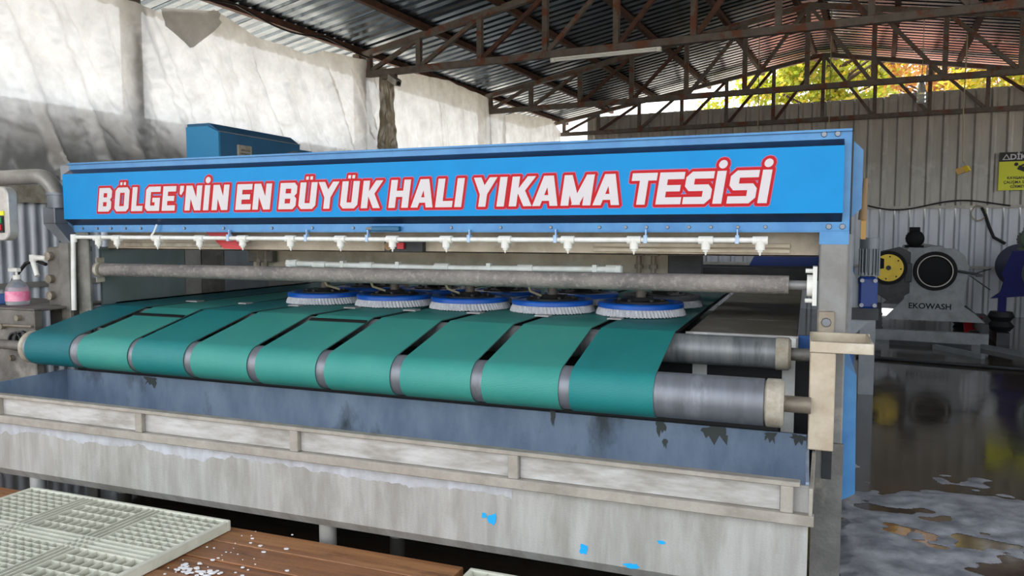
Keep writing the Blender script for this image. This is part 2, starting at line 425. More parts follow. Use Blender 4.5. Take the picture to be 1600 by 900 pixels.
# ================================================================ PLASTIC SHEETS
def plastic(name, v0, v1, tops, zbot, lab, seed, amp=.05, nu=110, nz=70, slope=.9, freq=5.0, gather=None, base=-6.68):
    """hanging sheet; tops = [(v, z)] of the upper edge"""
    def top(v):
        for (a, za), (b_, zb) in zip(tops, tops[1:]):
            if a <= v <= b_: return za + (zb-za)*(v-a)/(b_-a)
        return tops[0][1] if v < tops[0][0] else tops[-1][1]
    mb = MB(); vs = []
    for i in range(nu+1):
        v = v0 + (v1-v0)*i/nu; zt = top(v)
        for j in range(nz+1):
            z = zt + (zbot-zt)*j/nz
            q = v - slope*(zt - z)                     # folds fall slanting
            d = amp*mnoise.noise((q*freq*.35 + seed, z*.25, seed)) + amp*.35*mnoise.noise((q*freq + seed, z*.5, 3.1))
            for fq, am, st in ((.55, 1.0, 0), (1.1, .5, 5.2)):      # sharp slanting creases
                q2 = v - (slope*.75 + .35*mnoise.noise((v*.25, seed, st)))*(zt - z)
                r = 1-abs(mnoise.noise((q2*freq*fq + 7*seed + st, z*.18, 9.7+st)))
                d += amp*am*max(0, r-.86)*5.5
            r = 1-abs(mnoise.noise((v*3.1, z*3.3, seed+4))); d += amp*.28*max(0, r-.75)*2
            d += amp*.2*mnoise.noise((v*7, z*9, seed)) + amp*.1*mnoise.noise((v*19, z*17, seed))
            d *= .35 + .65*min(1, j/(nz*.25))
            vv = v
            if gather:                                  # crumpled end
                k = max(0, 1-abs(v-gather)/.32)
                d += .09*k*mnoise.noise((v*14, z*2.2, seed+2)) + .1*k
                vv += .05*k*math.sin(z*6)
            zz = z + .02*mnoise.noise((v*2.5, seed, j*.02))*(1 if j == 0 else .5)
            vs.append((base + d, vv, zz))
    n = nz+1
    mb.add(vs, [(i*n+j, i*n+j+1, (i+1)*n+j+1, (i+1)*n+j) for i in range(nu) for j in range(nz)])
    return solo(name, mb, 'plastic_sheet', lab, 'plastic sheet', (base, (v0+v1)/2, zbot), b=True, smooth=80, group='plastic sheets closing the left side', recalc=False)
plastic('plastic_sheet', 1.4, 9.5, [(1.4,4.0),(5.4,3.86),(5.6,3.83),(6.2,3.95),(6.36,4.03),(7.0,3.89),(7.9,3.87),(8.2,3.98),(9.1,4.05),(9.5,3.96)], 2.1,
        'large dirty white plastic sheet hanging behind the left half of the blue sign', 1.3, .11, 420, 110, .62, 2.6, gather=9.4)
plastic('plastic_sheet', 9.5, 13.45, [(9.5,3.9),(10.3,4.08),(11.5,4.17),(12.9,4.1),(13.45,3.9)], 1.9,
        'white plastic sheet with vertical folds between the large sheet and the farthest one', 4.1, .05, 260, 80, .12, 5.5, gather=13.4)
plastic('plastic_sheet', 13.6, 16.6, [(13.6,3.86),(14.05,3.98),(16.0,4.12),(16.6,3.9)], 1.9,
        'farthest and smallest white plastic sheet below the end of the roof', 7.7, .05, 160, 60, .12, 5.5)
# gathered, dirty end of the large sheet below the truss
mb = MB(); vs = []
for i in range(41):
    for j in range(61):
        a = i/40; z = 3.98 - j/60*1.95; v = 9.28 + .42*a + .05*math.sin(z*4+a*3)
        vs.append((-6.58 + .06*mnoise.noise((a*6, z*1.4, 2)) + .05*mnoise.noise((a*13, z*4, 7)) + .03*(1-abs(mnoise.noise((a*7, z*5, 1)))), v, z))
mb.add(vs, [(i*61+j, i*61+j+1, (i+1)*61+j+1, (i+1)*61+j) for i in range(40) for j in range(60)])
solo('plastic_bundle', mb, 'dirty_film', 'crumpled brownish end of plastic gathered below the nearest truss', 'plastic sheet', (-6.58, 9.5, 2.0), b=True, smooth=50, recalc=False)
# small torn flap on the large sheet
mb = MB(); vs = []
for i in range(13):
    for j in range(9):
        a = i/12; b_ = j/8; v = 5.62 + .75*a; z = 3.86 + .16*a - b_*(.42*(1-abs(a-.45)*1.25))
        vs.append((-6.62 + .05*mnoise.noise((a*3, b_*2, 5)) + .06*b_, v, z))
mb.add(vs, [(i*9+j, i*9+j+1, (i+1)*9+j+1, (i+1)*9+j) for i in range(12) for j in range(8)])
solo('plastic_flap', mb, 'plastic_sheet', 'torn loose flap of plastic folded over the top edge of the large sheet', 'plastic sheet', (-6.62, 6, 3.5), b=True, smooth=80, recalc=False)
# ================================================================ TROUGH
TY, TB, TZ, TX0, TX1 = 2.85, 3.55, .713, -4.47, .028
tr = thing('wash_trough', 'long grey steel trough standing below the green belts', 'trough', (-2.3, 3.2, 0))
fr = MB().prism([(TY, .30), (TY, TZ-.012), (TY+.012, TZ-.012), (TY+.012, .30), (TY+.05, .26), (TY+.035, .255)], 'x', TX0, TX1)
part('front_wall', fr, 'trough', tr, smooth=0)
part('bottom', MB().box(TX0, TY+.04, .252, TX1, TB, .264), 'trough', tr)
part('back_wall', MB().box(TX0, TB-.012, .262, TX1-.002, TB, TZ), 'trough_inner', tr)
for x in (TX0, TX1-.012):
    part('end_wall', MB().box(x, TY+.013, .262, x+.012, TB-.013, TZ-.002), 'trough_inner', tr)
part('top_rail', MB().box(TX0, TY-.03, TZ-.012, TX1-.03, TY+.014, TZ+.006), 'trough_rail', tr, bevel=.003)
part('middle_rail', MB().box(TX0, TY-.035, .565, TX1+.018, TY+.0, .605), 'trough_rail', tr, bevel=.003)
for x in (-.045, -1.085, -2.15, -3.08, -4.1):
    part('rib', MB().box(x-.022, TY-.03, .605, x+.022, TY, TZ-.012), 'trough_rail', tr, bevel=.003)
xs = [-4.49, -4.1, -3.08, -2.15, -1.085, -.045]
for a, b_ in zip(xs, xs[1:]):
    part('strip_panel', MB().box(a+.024, TY-.006, .607, b_-.024, TY, TZ-.014), 'trough_strip', tr)
part('end_flange', MB().prism([(TX1, TY-.03), (TX1+.012, TY-.03), (TX1+.03, TB), (TX1+.018, TB)], 'z', .60, TZ-.01), 'trough_rail', tr, smooth=0)
for x, y in ((-2.05, 2.93), (-1.98, 3.45), (-3.95, 2.93), (-3.9, 3.45), (-.25, 2.95), (-.25, 3.45)):
    part('foot', MB().cyl((x, y, 0), (x, y, .255), .04, 18), 'trough', tr)
def scale_strip(x0, x1, zt, n, seed):
    m = MB(); vs = []
    for i in range(n+1):
        x = x0+(x1-x0)*i/n; L = .02 + .07*abs(mnoise.noise((x*1.7, seed, 0))) + .04*abs(mnoise.noise((x*8, seed, 3))) + .02*abs(mnoise.noise((x*31, seed, 5)))
        vs += [(x, TY-.001, zt), (x, TY-.001, zt-L), (x, TY, zt), (x, TY, zt-L)]
    fs = []
    for i in range(n): a = 4*i; b_ = 4*i+4; fs += [(a, b_, b_+1, a+1), (a+1, b_+1, b_+3, a+3)]
    return m.add(vs, fs)
part('limescale', scale_strip(TX0+.01, -1.1, .564, 240, 1.7), 'lime', tr, smooth=0)
# dark stains with a shape of their own on the inner back wall, blue paint smears on the front
def blob(cx, cz, w, h, y, seed, n=18, drip=False):
    pts = []
    for i in range(n):
        t = 2*PI*i/n; k = .65 + .5*mnoise.noise((math.cos(t)*1.6+seed, math.sin(t)*1.6, seed))
        z = math.sin(t)*h*k
        if drip and z < 0: z *= 1.6 if i % 2 else .6
        pts.append((cx + math.cos(t)*w*k, cz + min(z, h*.5) if drip else cz + z))
    return MB().prism(pts, 'y', y-.0015, y)
for i, (x, z, w, h) in enumerate([(-.36, .69, .1, .05), (-.13, .695, .04, .03), (-.02, .697, .05, .03), (-.62, .69, .035, .05), (-1.15, .69, .02, .06), (-3.75, .69, .07, .04), (-.6, .62, .02, .03)]):
    part('stain', blob(x, z, w, h, TB-.013, i*3.3, drip=True), 'trough_stain', tr, smooth=0)
for i, (x, z, w, h) in enumerate([(-1.185, .415, .03, .036), (-1.225, .425, .018, .018), (-.795, .345, .03, .03), (-.49, .42, .024, .012), (-.6, .31, .045, .016)]):
    part('paint_mark', blob(x, z, w, h, TY-.0005, 11+i), 'paint_mark', tr, smooth=0)

# ================================================================ WASHING MACHINE
mc = thing('carpet_washing_machine', 'wide carpet washing machine with green belts under a blue sign', 'washing machine', (-2.2, 5.0, 0))
HX0, HX1 = -4.5, .168
HY = 3.65
# header
hb = MB()
hb.box(HX0+.02, HY+.012, 1.62, HX1-.02, HY+.42, 2.03)
part('header_box', hb, 'blue_deep', mc)
fl = MB()
fl.box(HX0, HY, 2.003, HX1, HY+.012, 2.043); fl.box(HX0, HY-.012, 2.035, HX1, HY+.44, 2.045)
fl.box(HX0+.02, HY, 1.603, HX1, HY+.012, 1.643); fl.box(HX0+.02, HY, 1.598, HX1, HY+.42, 1.604)
fl.box(.136, HY, 1.643, HX1, HY+.012, 2.003); 
hf = part('header_flange', fl, 'blue_paint', mc, smooth=0)
bolt = MB().lathe([(0,0),(.009,0),(.011,.004),(.011,.007),(0,.007)][::-1], (0,0,0), 8, 'y').mesh('bolt', 'bolt')
for x in [-4.4,-4.27,-4.15,-4.03,-3.9,-3.55,-3.25,-2.9,-2.62,-2.35,-2.1,-1.75,-1.47,-1.2,-.95,-.82,-.72,-.62,-.52,-.42,-.3,-.18]:
    place('bolt', bolt, hf, (x, HY-.007, 1.622), scale=(.8,1,.8))
for x, z in ((.085,1.623),(.14,1.623),(.055,2.025),(.11,2.025)): place('bolt', bolt, hf, (x, HY-.007, z), scale=(1.2,1,1.2))
part('header_end', MB().box(HX0-.09, HY+.0, 1.93, HX0, HY+.2, 2.04), 'grey_duct', mc, bevel=.01)
PX0, PX1 = -4.487, .137
PY = 3.59
sides = MB()
sides.add([(PX0,PY,1.968),(PX1,PY,1.968),(PX1,HY,2.003),(PX0+.0,HY,2.003)], [(0,1,2,3)])
sides.add([(PX0,PY,1.682),(PX1,PY,1.682),(PX1,HY,1.643),(PX0+.0,HY,1.643)], [(0,1,2,3)])
sides.add([(PX0,PY,1.682),(PX0,PY,1.968),(PX0,HY,2.003),(PX0,HY,1.643)], [(0,1,2,3)])
sides.add([(PX1,PY,1.682),(PX1,PY,1.968),(PX1,HY,2.003),(PX1,HY,1.643)], [(0,1,2,3)])
part('panel_side', sides, 'navy', mc, smooth=0)
sp = part('sign_panel', MB().box(PX0, PY-.002, 1.681, PX1, PY+.004, 1.969), 'sticker', mc, label='bright blue sign panel lettered in white and red')
# lettering: convex polygons per glyph, grown outwards for the red and the pink outline
def rect(x0, y0, x1, y1): return [(x0,y0),(x1,y0),(x1,y1),(x0,y1)]
def par(xa, ya, xb, yb, t): return [(xa,ya),(xa+t,ya),(xb+t,yb),(xb,yb)]
def dot(cx, cy, rx, ry, n=12): return [(cx+rx*math.cos(2*PI*i/n), cy+ry*math.sin(2*PI*i/n)) for i in range(n)]
def glyph(ch, w):
    t = .27; h = .22; c = .13
    L = [(c,0),(t,0),(t,1),(c,1),(0,1-c),(0,c)]; Rr = [(w-x, y) for x, y in L][::-1]
    if ch == 'B':
        return [rect(0,0,t,1), rect(0,0,w-c,h), rect(0,1-h,w-c,1), rect(0,.4,w-.1,.6),
                [(w-t,0),(w-c,0),(w,c),(w,.4),(w-.1,.5),(w-t,.5)], [(w-t,.5),(w-.1,.5),(w,.6),(w,1-c),(w-c,1),(w-t,1)]]
    if ch in 'OÖ':
        g = [L, Rr, rect(c,0,w-c,h), rect(c,1-h,w-c,1)]
        if ch == 'Ö': g += [rect(w*.3,1.1,w*.3+.12,1.22), rect(w*.7-.12,1.1,w*.7,1.22)]
        return g
    if ch == 'L': return [rect(0,0,t,1), rect(0,0,w,h)]
    if ch == 'G': return [L, rect(c,1-h,w,1), rect(c,0,w-t*.6,h), rect(w-t,0,w,.54), rect(w*.48,.36,w,.54)]
    if ch == 'E': return [rect(0,0,t,1), rect(0,0,w,h), rect(0,1-h,w,1), rect(0,.4,w*.9,.6)]
    if ch == "'": return [[(0,.68),(.08,.62),(.2,.8),(.2,1),(0,1),(0,.82)]]
    if ch == 'N': return [rect(0,0,t,1), rect(w-t,0,w,1), par(w-t*1.15,0,.0,1,t*1.15)]
    if ch == 'İ': return [rect(0,0,w,1), dot(w/2, 1.2, .13, .13)]
    if ch == 'I': return [rect(0,0,w,1)]
    if ch == 'Y':
        m = (w-t)/2
        return [rect(m,0,m+t,.45), [(m,.35),(m+t,.35),(m+t,.5),(t*1.05,1),(0,1),(m,.42)], [(m,.35),(m+t,.35),(m+t,.42),(w,1),(w-t*1.05,1),(m,.5)]]
    if ch == 'Ü':
        return [[(c,0),(t,0),(t,1),(0,1),(0,c)], [(w-t,0),(w-c,0),(w,c),(w,1),(w-t,1)], rect(c,0,w-c,h), rect(w*.3,1.1,w*.3+.12,1.22), rect(w*.7-.12,1.1,w*.7,1.22)]
    if ch == 'K': return [rect(0,0,t,1), par(t*.55,.42,w-t*1.05,1,t*1.1), par(w-t*1.1,0,t*.6,.62,t*1.1)]
    if ch == 'H': return [rect(0,0,t,1), rect(w-t,0,w,1), rect(0,.39,w,.61)]
    if ch == 'A':
        k = t*1.02; m = w/2
        return [par(0,0,m-k*.62,1,k), par(w-k,0,m-k*.38,1,k), rect(w*.2,.17,w*.8,.36)]
    if ch == 'M':
        k = t*.95; m = (w-k)/2
        return [rect(0,0,t,1), rect(w-t,0,w,1), par(m+.02,.02,.0,1,k*1.05), par(m-.02,.02,w-k,1,k*1.05)]
    if ch == 'T': return [rect(0,1-h*1.1,w,1), rect((w-t)/2,0,(w+t)/2,1)]
    if ch == 'S':
        return [rect(c*1.3,1-h,w,1), [(0,.55),(c,.4),(t,.4),(t,1),(c*1.3,1),(0,1-c*1.3)], rect(c,.4,w-c,.6),
                [(w-t,0),(w-c*1.3,0),(w,c*1.3),(w,.45),(w-c,.6),(w-t,.6)], rect(0,0,w-c*1.3,h)]
def grow(poly, o):
    n = len(poly); A = sum(poly[i][0]*poly[(i+1)%n][1]-poly[(i+1)%n][0]*poly[i][1] for i in range(n))
    if A < 0: poly = poly[::-1]
    out = []
    for i in range(n):
        p, q, r = Vector(poly[i-1]), Vector(poly[i]), Vector(poly[(i+1) % n])
        if (q-p).length < 1e-6 or (r-q).length < 1e-6: continue
        d1 = (q-p).normalized(); d2 = (r-q).normalized(); n1 = Vector((d1.y,-d1.x)); n2 = Vector((d2.y,-d2.x))
        if n1.dot(n2) < .3:                                   # sharp corner: cut it, for a softly rounded outline
            k = .75
            out.append(q + n1*o + d1*o*k*.6); out.append(q + n2*o - d2*o*k*.6)
        else:
            b = (n1+n2); out.append(q + b*(o/max(.2, (1+n1.dot(n2)))))
    return [(p.x, p.y) for p in out]
LET = [('B',-4.186,-4.063),('Ö',-4.048,-3.914),('L',-3.909,-3.816),('G',-3.797,-3.663),('E',-3.663,-3.541),("'",-3.532,-3.49),('N',-3.485,-3.34),('İ',-3.344,-3.286),('N',-3.281,-3.14),('E',-3.106,-2.977),('N',-2.985,-2.838),('B',-2.803,-2.673),('Ü',-2.669,-2.532),('Y',-2.528,-2.391),('Ü',-2.395,-2.261),('K',-2.261,-2.118),('H',-2.091,-1.949),('A',-1.956,-1.825),('L',-1.813,-1.714),('I',-1.703,-1.638),('Y',-1.592,-1.461),('I',-1.468,-1.399),('K',-1.402,-1.256),('A',-1.277,-1.144),('M',-1.131,-.957),('A',-.97,-.838),('T',-.78,-.656),('E',-.668,-.533),('S',-.545,-.401),('İ',-.41,-.339),('S',-.348,-.207),('İ',-.215,-.145)]
LH, LZ, SH = .147, 1.727, .15
for li, (ch, xa, xb) in enumerate(LET):
    mg = .001
    sl_, cut = {'A': (0, 0), 'L': (0, 0), 'T': (SH*.78, SH*.2), 'Y': (SH*.95, 0), 'B': (0, SH*.55), 'Ö': (0, SH*.7), 'G': (0, SH*.8), 'E': (0, SH*.85), 'S': (0, SH*.85)}.get(ch, (0, SH))
    w = (xb-xa-2*mg)/LH - (cut if ch not in "'" else .1)
    if ch in 'Iİ': w = .27
    polys = glyph(ch, w); mb = MB()
    for mi, o, y in ((0, 0, PY-.0062), (1, .088, PY-.0048), (2, .108, PY-.0034)):
        for pi, p in enumerate(polys):
            q = grow(p, o) if o else p
            yy = y - pi*.00004 - (li % 2)*.0006
            mb.add([(xa+mg + (px+SH*py-sl_)*LH, yy, LZ+py*LH) for px, py in q], [tuple(range(len(q)))], mi)
    part('letter', mb, ['letter_white','letter_red','letter_pink'], sp, smooth=0)
# side cover of the header, right
part('side_cover', MB().prism([(.17,1.655),(.17,2.018),(.222,1.964),(.222,1.705)], 'y', 3.78, 5.4), 'blue_paint', mc, smooth=0)
part('side_seam', MB().box(.168, HY+.01, 1.6, .176, HY+.1, 2.03), 'black', mc)
# posts
rp = part('post', MB().box(.05, HY, 0, .166, HY+.12, 1.6), 'post_steel', mc, bevel=.006)
part('post_cap', MB().box(.048, HY-.002, 1.545, .168, HY+.122, 1.6), 'blue_paint', mc)
lp = part('post', MB().box(-4.47, HY, 0, -4.362, HY+.025, 1.6), 'post_low', mc, bevel=.006)
part('post_lower', MB().box(.046, HY-.02, 0, .172, HY-.001, .66), 'post_low', mc)
part('slot', MB().box(.085, HY-.028, .50, .125, HY-.02, .68), 'dark_steel', mc)
part('bolt_plate', MB().box(.052, HY-.012, 1.13, .12, HY, 1.25), 'stain', mc, bevel=.004)
place('bolt', bolt, mc, (.086, HY-.02, 1.2), scale=(2,2,2))
part('channel', MB().box(.022, 3.30, .712, .118, 3.335, 1.112).box(.108, 3.335, .712, .118, 3.55, 1.112).box(.022, 3.335, .712, .03, 3.64, 1.112), 'cream', mc, bevel=.006)
ty = MB().box(.02, 3.30, 1.114, .255, 3.31, 1.158).box(.02, 3.618, 1.114, .262, 3.628, 1.158).box(.02, 3.31, 1.114, .03, 3.618, 1.158).box(.245, 3.31, 1.114, .255, 3.618, 1.158).box(.03, 3.31, 1.114, .245, 3.618, 1.12)
part('tray', ty, 'cream', mc, bevel=.002)
part('lower_guard', MB().prism([(.172,.35),(.172,.995),(.225,.945),(.235,.39)], 'y', 3.8, 5.0), 'blue_paint', mc, smooth=0)
for y, x in ((3.84,.172),(3.98,.186),(4.15,.2),(4.5,.22)):
    part('guide_strip', MB().box(x, y, 1.1 if y < 3.9 else 1.02, x+.012, y+.03, 1.59), 'post_steel' if y < 3.9 else 'grey_duct', mc)
part('side_plate', MB().box(.12, 3.9, .3, .16, 8.2, 1.5), 'stain_dark', mc)
# lower drum, upper roller, pressing roller
DY, DZ, DR = 3.30, .895, .1
UY, UZ, UR = 3.775, 1.030, .073
dm = part('drum', MB().cyl((-4.40, DY, DZ), (-.15, DY, DZ), DR-.002, 48), 'drum', mc, label='grey steel front drum')
for a, b_ in ((-4.45, -4.40), (-.15, -.073)):
    part('drum_cap', MB().lathe([(0,a),(DR*.86,a),(DR*1.0,a+.012),(DR*1.0,b_-.012),(DR*.9,b_),(0,b_)], (0, DY, DZ), 40, 'x'), 'cream_dirty', dm)
part('shaft', MB().cyl((-.075, DY, DZ), (.03, DY, DZ), .034, 24), 'stain', dm)
part('shaft', MB().cyl((-4.75, DY, DZ), (-4.44, DY, DZ), .03, 20), 'stain_dark', dm)
ur = part('upper_roller', MB().cyl((-4.40, UY, UZ), (-.125, UY, UZ), UR, 40), 'drum_worn', mc)
part('roller_cap', MB().lathe([(0,-.125),(UR*1.06,-.125),(UR*1.06,-.07),(UR*.9,-.058),(0,-.058)], (0, UY, UZ), 36, 'x'), 'cream_dirty', ur)
part('shaft', MB().cyl((-.06, UY, UZ), (.06, UY, UZ), .03, 20), 'post_low', ur)
pr = part('pressing_roller', MB().cyl((-4.31, 3.72, 1.352), (-.075, 3.72, 1.357), .043, 32), 'pipe_crust', mc, label='crusted grey pressing roller')
part('shaft', MB().cyl((-.08, 3.72, 1.357), (.01, 3.72, 1.357), .022, 16), 'post_steel', pr)
part('shaft', MB().cyl((-4.40, 3.72, 1.352), (-4.30, 3.72, 1.352), .02, 16), 'rust', pr)
bfl = MB().lathe([(0,-.012),(.05,-.012),(.05,.012),(0,.012)], (.014, 3.72, 1.357), 24, 'x').box(.026, 3.665, 1.27, .044, 3.775, 1.445)
bg = part('bearing', bfl, 'pvc', mc)
for z in (1.29, 1.425): part('stud', MB().cyl((-.005, 3.69, z), (.03, 3.69, z), .01, 8), 'pvc', bg)
bl = MB().lathe([(.024,-.014),(.05,-.014),(.05,.014),(.024,.014),(.024,-.014)], (-4.345, 3.72, 1.352), 24, 'x').box(-4.362, 3.70, 1.27, -4.35, 3.76, 1.30).box(-4.362, 3.70, 1.40, -4.35, 3.76, 1.43)
part('bearing', bl, 'cream_dirty', mc)
# belts
BE = [(-4.378,-4.007,'belt_dark'),(-3.941,-3.556,'belt_light'),(-3.521,-3.15,'belt_mid'),(-3.101,-2.724,'belt_light'),(-2.67,-2.297,'belt_light'),(-2.243,-1.869,'belt_light'),(-1.813,-1.442,'belt_light'),(-1.387,-1.016,'belt_light'),(-.966,-.594,'belt_mid')]
def belt_path():
    """outer line of the belt in the y-z plane: flat run, bend, ramp, around the drum, back below"""
    r1 = UR+.012; r2 = DR+.004; P = [(8.0, UZ+r1), (6.6, UZ+r1), (5.4, UZ+r1), (4.4, UZ+r1), (4.0, UZ+r1)]
    d = Vector((DY-UY, DZ-UZ)); L = d.length; base = math.atan2(d.y, d.x)
    a = base - math.acos((r1-r2)/L)                    # outer tangent on the upper side
    n0 = PI/2; k = 8
    ang = a % (2*PI)
    for i in range(k+1):
        t = n0 + (ang-n0)*i/k; P.append((UY+r1*math.cos(t), UZ+r1*math.sin(t)))
    for i in range(5):
        f = (i+1)/6; A = Vector((UY+r1*math.cos(ang), UZ+r1*math.sin(ang))); B = Vector((DY+r2*math.cos(ang), DZ+r2*math.sin(ang)))
        q = A.lerp(B, f); P.append((q.x, q.y))
    for i in range(21):
        t = ang + (3*PI/2-ang)*i/20; P.append((DY+r2*math.cos(t), DZ+r2*math.sin(t)))
    P.append((5.0, DZ-r2)); P.append((8.0, DZ-r2)); return P
BP = belt_path()
def make_belt(x0, x1, m):
    th = .006; n = len(BP); inner = []; s = [0]
    for i, p in enumerate(BP):
        a = Vector(BP[max(i-1,0)]); b_ = Vector(BP[min(i+1,n-1)]); d = (b_-a).normalized(); nn = Vector((-d.y, d.x))
        inner.append((p[0]+nn.x*th, p[1]+nn.y*th))
        if i: s.append(s[-1] + (Vector(p)-Vector(BP[i-1])).length)
    nx = 4; vs = []; uvs = []
    for i, p in enumerate(BP):
        for k in range(nx+1): vs.append((x0+(x1-x0)*k/nx, p[0], p[1])); uvs.append((k/nx, s[i]))
    o = len(vs)
    for i, p in enumerate(inner): vs += [(x0, p[0], p[1]), (x1, p[0], p[1])]; uvs += [(0, s[i]), (1, s[i])]
    fs = [(i*(nx+1)+k, i*(nx+1)+k+1, (i+1)*(nx+1)+k+1, (i+1)*(nx+1)+k) for i in range(n-1) for k in range(nx)]; mi = [0]*len(fs)
    for i in range(n-1):
        fs += [(i*(nx+1), (i+1)*(nx+1), o+2*i+2, o+2*i), (i*(nx+1)+nx, o+2*i+1, o+2*i+3, (i+1)*(nx+1)+nx), (o+2*i, o+2*i+2, o+2*i+3, o+2*i+1)]; mi += [1,1,1]
    me = bpy.data.meshes.new('belt'); og = ORG[mc]
    me.from_pydata([(a-og.x, b_-og.y, c-og.z) for a, b_, c in vs], [], fs)
    me.materials.append(MATS[m]); me.materials.append(MATS['belt_edge'])
    uvl = me.uv_layers.new(name='UVMap')
    for p, q in zip(me.polygons, mi):
        p.material_index = q; p.use_smooth = True
        for li in p.loop_indices: uvl.data[li].uv = uvs[me.loops[li].vertex_index]
    me.set_sharp_from_angle(angle=R(40))
    bm = bmesh.new(); bm.from_mesh(me); bmesh.ops.recalc_face_normals(bm, faces=bm.faces); bm.to_mesh(me); bm.free()
    ob = bpy.data.objects.new('belt', me); COL.objects.link(ob); ob.parent = mc; ORG[ob] = og
    return ob
belts = [make_belt(*b_) for b_ in BE]
def on_ramp(f):
    A = Vector(BP[13]); B = Vector(BP[19]); return A.lerp(B, f)
for bi in (1, 4):                                    # black lacing seams across two belts
    a = on_ramp(.24 if bi == 1 else .12); b_ = on_ramp(.31 if bi == 1 else .19)
    x0, x1, _ = BE[bi]; d = (b_-a).normalized(); nn = Vector((d.y, -d.x))*.003
    if nn.y < 0: nn = -nn
    mb = MB()
    for k in range(30):
        xa = x0 + (x1-x0)*k/30; mb.bar((xa+.004, a.x+nn.x, a.y+nn.y), (xa+.012, b_.x+nn.x, b_.y+nn.y), .011, .006)
    mb.bar((x0, (a.x+b_.x)/2+nn.x, (a.y+b_.y)/2+nn.y), (x1, (a.x+b_.x)/2+nn.x, (a.y+b_.y)/2+nn.y), .012, .004)
    part('seam', mb, 'black', belts[bi], label='black lacing seam', smooth=0)
for (a, b_) in zip(BE, BE[1:]):
    xm = (a[1]+b_[0])/2
    part('belt_guide', MB().box(a[1]-.01, 4.12, 1.116, b_[0]+.02, 4.19, 1.124), 'trough_strip', mc)
part('slide_bed', MB().box(-4.38, 3.87, 1.085, -.6, 8.0, 1.1), 'black', mc)
part('cross_beam', MB().box(-4.4, 3.57, .7, -.1, 3.62, .78), 'black', mc)
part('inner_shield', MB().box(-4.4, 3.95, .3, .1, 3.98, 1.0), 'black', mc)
# stainless table right of the belts
tb = MB().box(-.56, 3.96, 1.075, -.035, 4.62, 1.09); tb.box(-.56, 4.64, 1.075, -.035, 7.6, 1.092)
part('side_table', tb, 'table', mc, bevel=.003)
part('table_edge', MB().box(-.57, 3.945, 1.03, -.03, 3.96, 1.092), 'trough_strip', mc)
for x0, x1 in ((-.53, -.46), (-.10, -.04)):
    part('bracket', MB().box(x0, 3.925, .62, x1, 3.945, 1.085), 'pvc', mc)
part('guard_plate', MB().prism([(-.03,4.0),(.1,4.0),(.1,4.03),(-.03,4.03)], 'z', .9, 1.09), 'blue_deep', mc)
# brushes
def make_brush(blockm, blue=True):
    r = .25
    block = MB().lathe([(0,.068),(r*.80,.068),(r*.84,.076),(r*.98,.073),(r,.066),(r,.046),(r*.96,.043),(0,.043)], (0,0,0), 56)
    bl = block.mesh('block', blockm)
    n = 150; mb = MB(); vs = []
    for k in range(n):
        t = 2*PI*k/n; j = .012*rnd.random(); e = .006 if k % 2 else -.004; z0 = .0 if k % 2 else .006
        for rr, z in ((r*.96+e*.5, .046), (r*1.0+e, .024), (r*1.025+e, z0*.6+.003*rnd.random())):
            tt = t + (.035*(.046-z)/.046); vs.append((rr*math.cos(tt), rr*math.sin(tt), z))
    fs = []
    for k in range(n):
        k2 = (k+1) % n
        for j in range(2): fs.append((k*3+j, k2*3+j, k2*3+j+1, k*3+j+1))
    fs.append(tuple(k*3+2 for k in range(n)))
    br = mb.add(vs, fs).mesh('bristles', 'bristle', smooth=0)
    hub = MB().lathe([(0,.10),(.06,.10),(.075,.083),(r*.62,.08),(r*.64,.068),(0,.068)], (0,0,0), 32)
    for k in range(6): hub.cyl((r*.5*math.cos(k*PI/3), r*.5*math.sin(k*PI/3), .075), (r*.5*math.cos(k*PI/3), r*.5*math.sin(k*PI/3), .093), .012, 8)
    hb_ = hub.mesh('hub', 'hub')
    sh = MB().cyl((0,0,.09), (0,0,.33), .03, 20).mesh('shaft', 'stain_dark')
    return bl, br, hb_, sh
BR = make_brush('brush_blue'); BRG = make_brush('brush_grey')
def put_brush(x, y, kit, lab=None):
    b_ = place('brush', kit[0], mc, (x, y, 1.118), rot=(0,0,rnd.random()*6), label=lab); ORG[b_] = Vector((0,0,0))
    for nm, me_ in zip(('bristles','hub','shaft'), kit[1:]): place(nm, me_, b_, (0,0,0))
for x in (-3.10, -2.553, -2.004, -1.451, -.907): put_brush(x, 4.45, BR)
for x in (-3.10, -2.553, -2.004, -1.447): put_brush(x+.02, 5.02, BR)
put_brush(-.885, 5.02, BRG, 'grey topped round brush')
# beams above the belts
b1 = MB().box(-4.36, 3.80, 1.485, .05, 3.86, 1.60); b1.box(-4.36, 3.80, 1.485, .05, 3.95, 1.495)
part('front_beam', b1, 'carriage', mc, bevel=.003)
part('strip_rail', MB().box(-1.02, 3.785, 1.525, -.075, 3.80, 1.545).box(-1.02, 3.785, 1.50, -.075, 3.80, 1.518), 'cream', mc, bevel=.002)
part('strip_rail', MB().box(-4.2, 3.785, 1.505, -3.4, 3.80, 1.53), 'cream_dirty', mc, bevel=.002)
cb = MB().box(-3.5, 4.2, 1.36, -.66, 4.24, 1.60); cb.box(-3.5, 4.24, 1.36, -.66, 5.3, 1.375)
part('brush_carriage', cb, 'carriage', mc, bevel=.004)
part('carriage_plate', MB().box(-.7, 4.15, 1.365, -.52, 4.2, 1.5), 'dark_steel', mc, bevel=.004)
part('carriage_plate', MB().box(-3.5, 4.15, 1.40, -3.3, 4.2, 1.5), 'stain_dark', mc, bevel=.004)
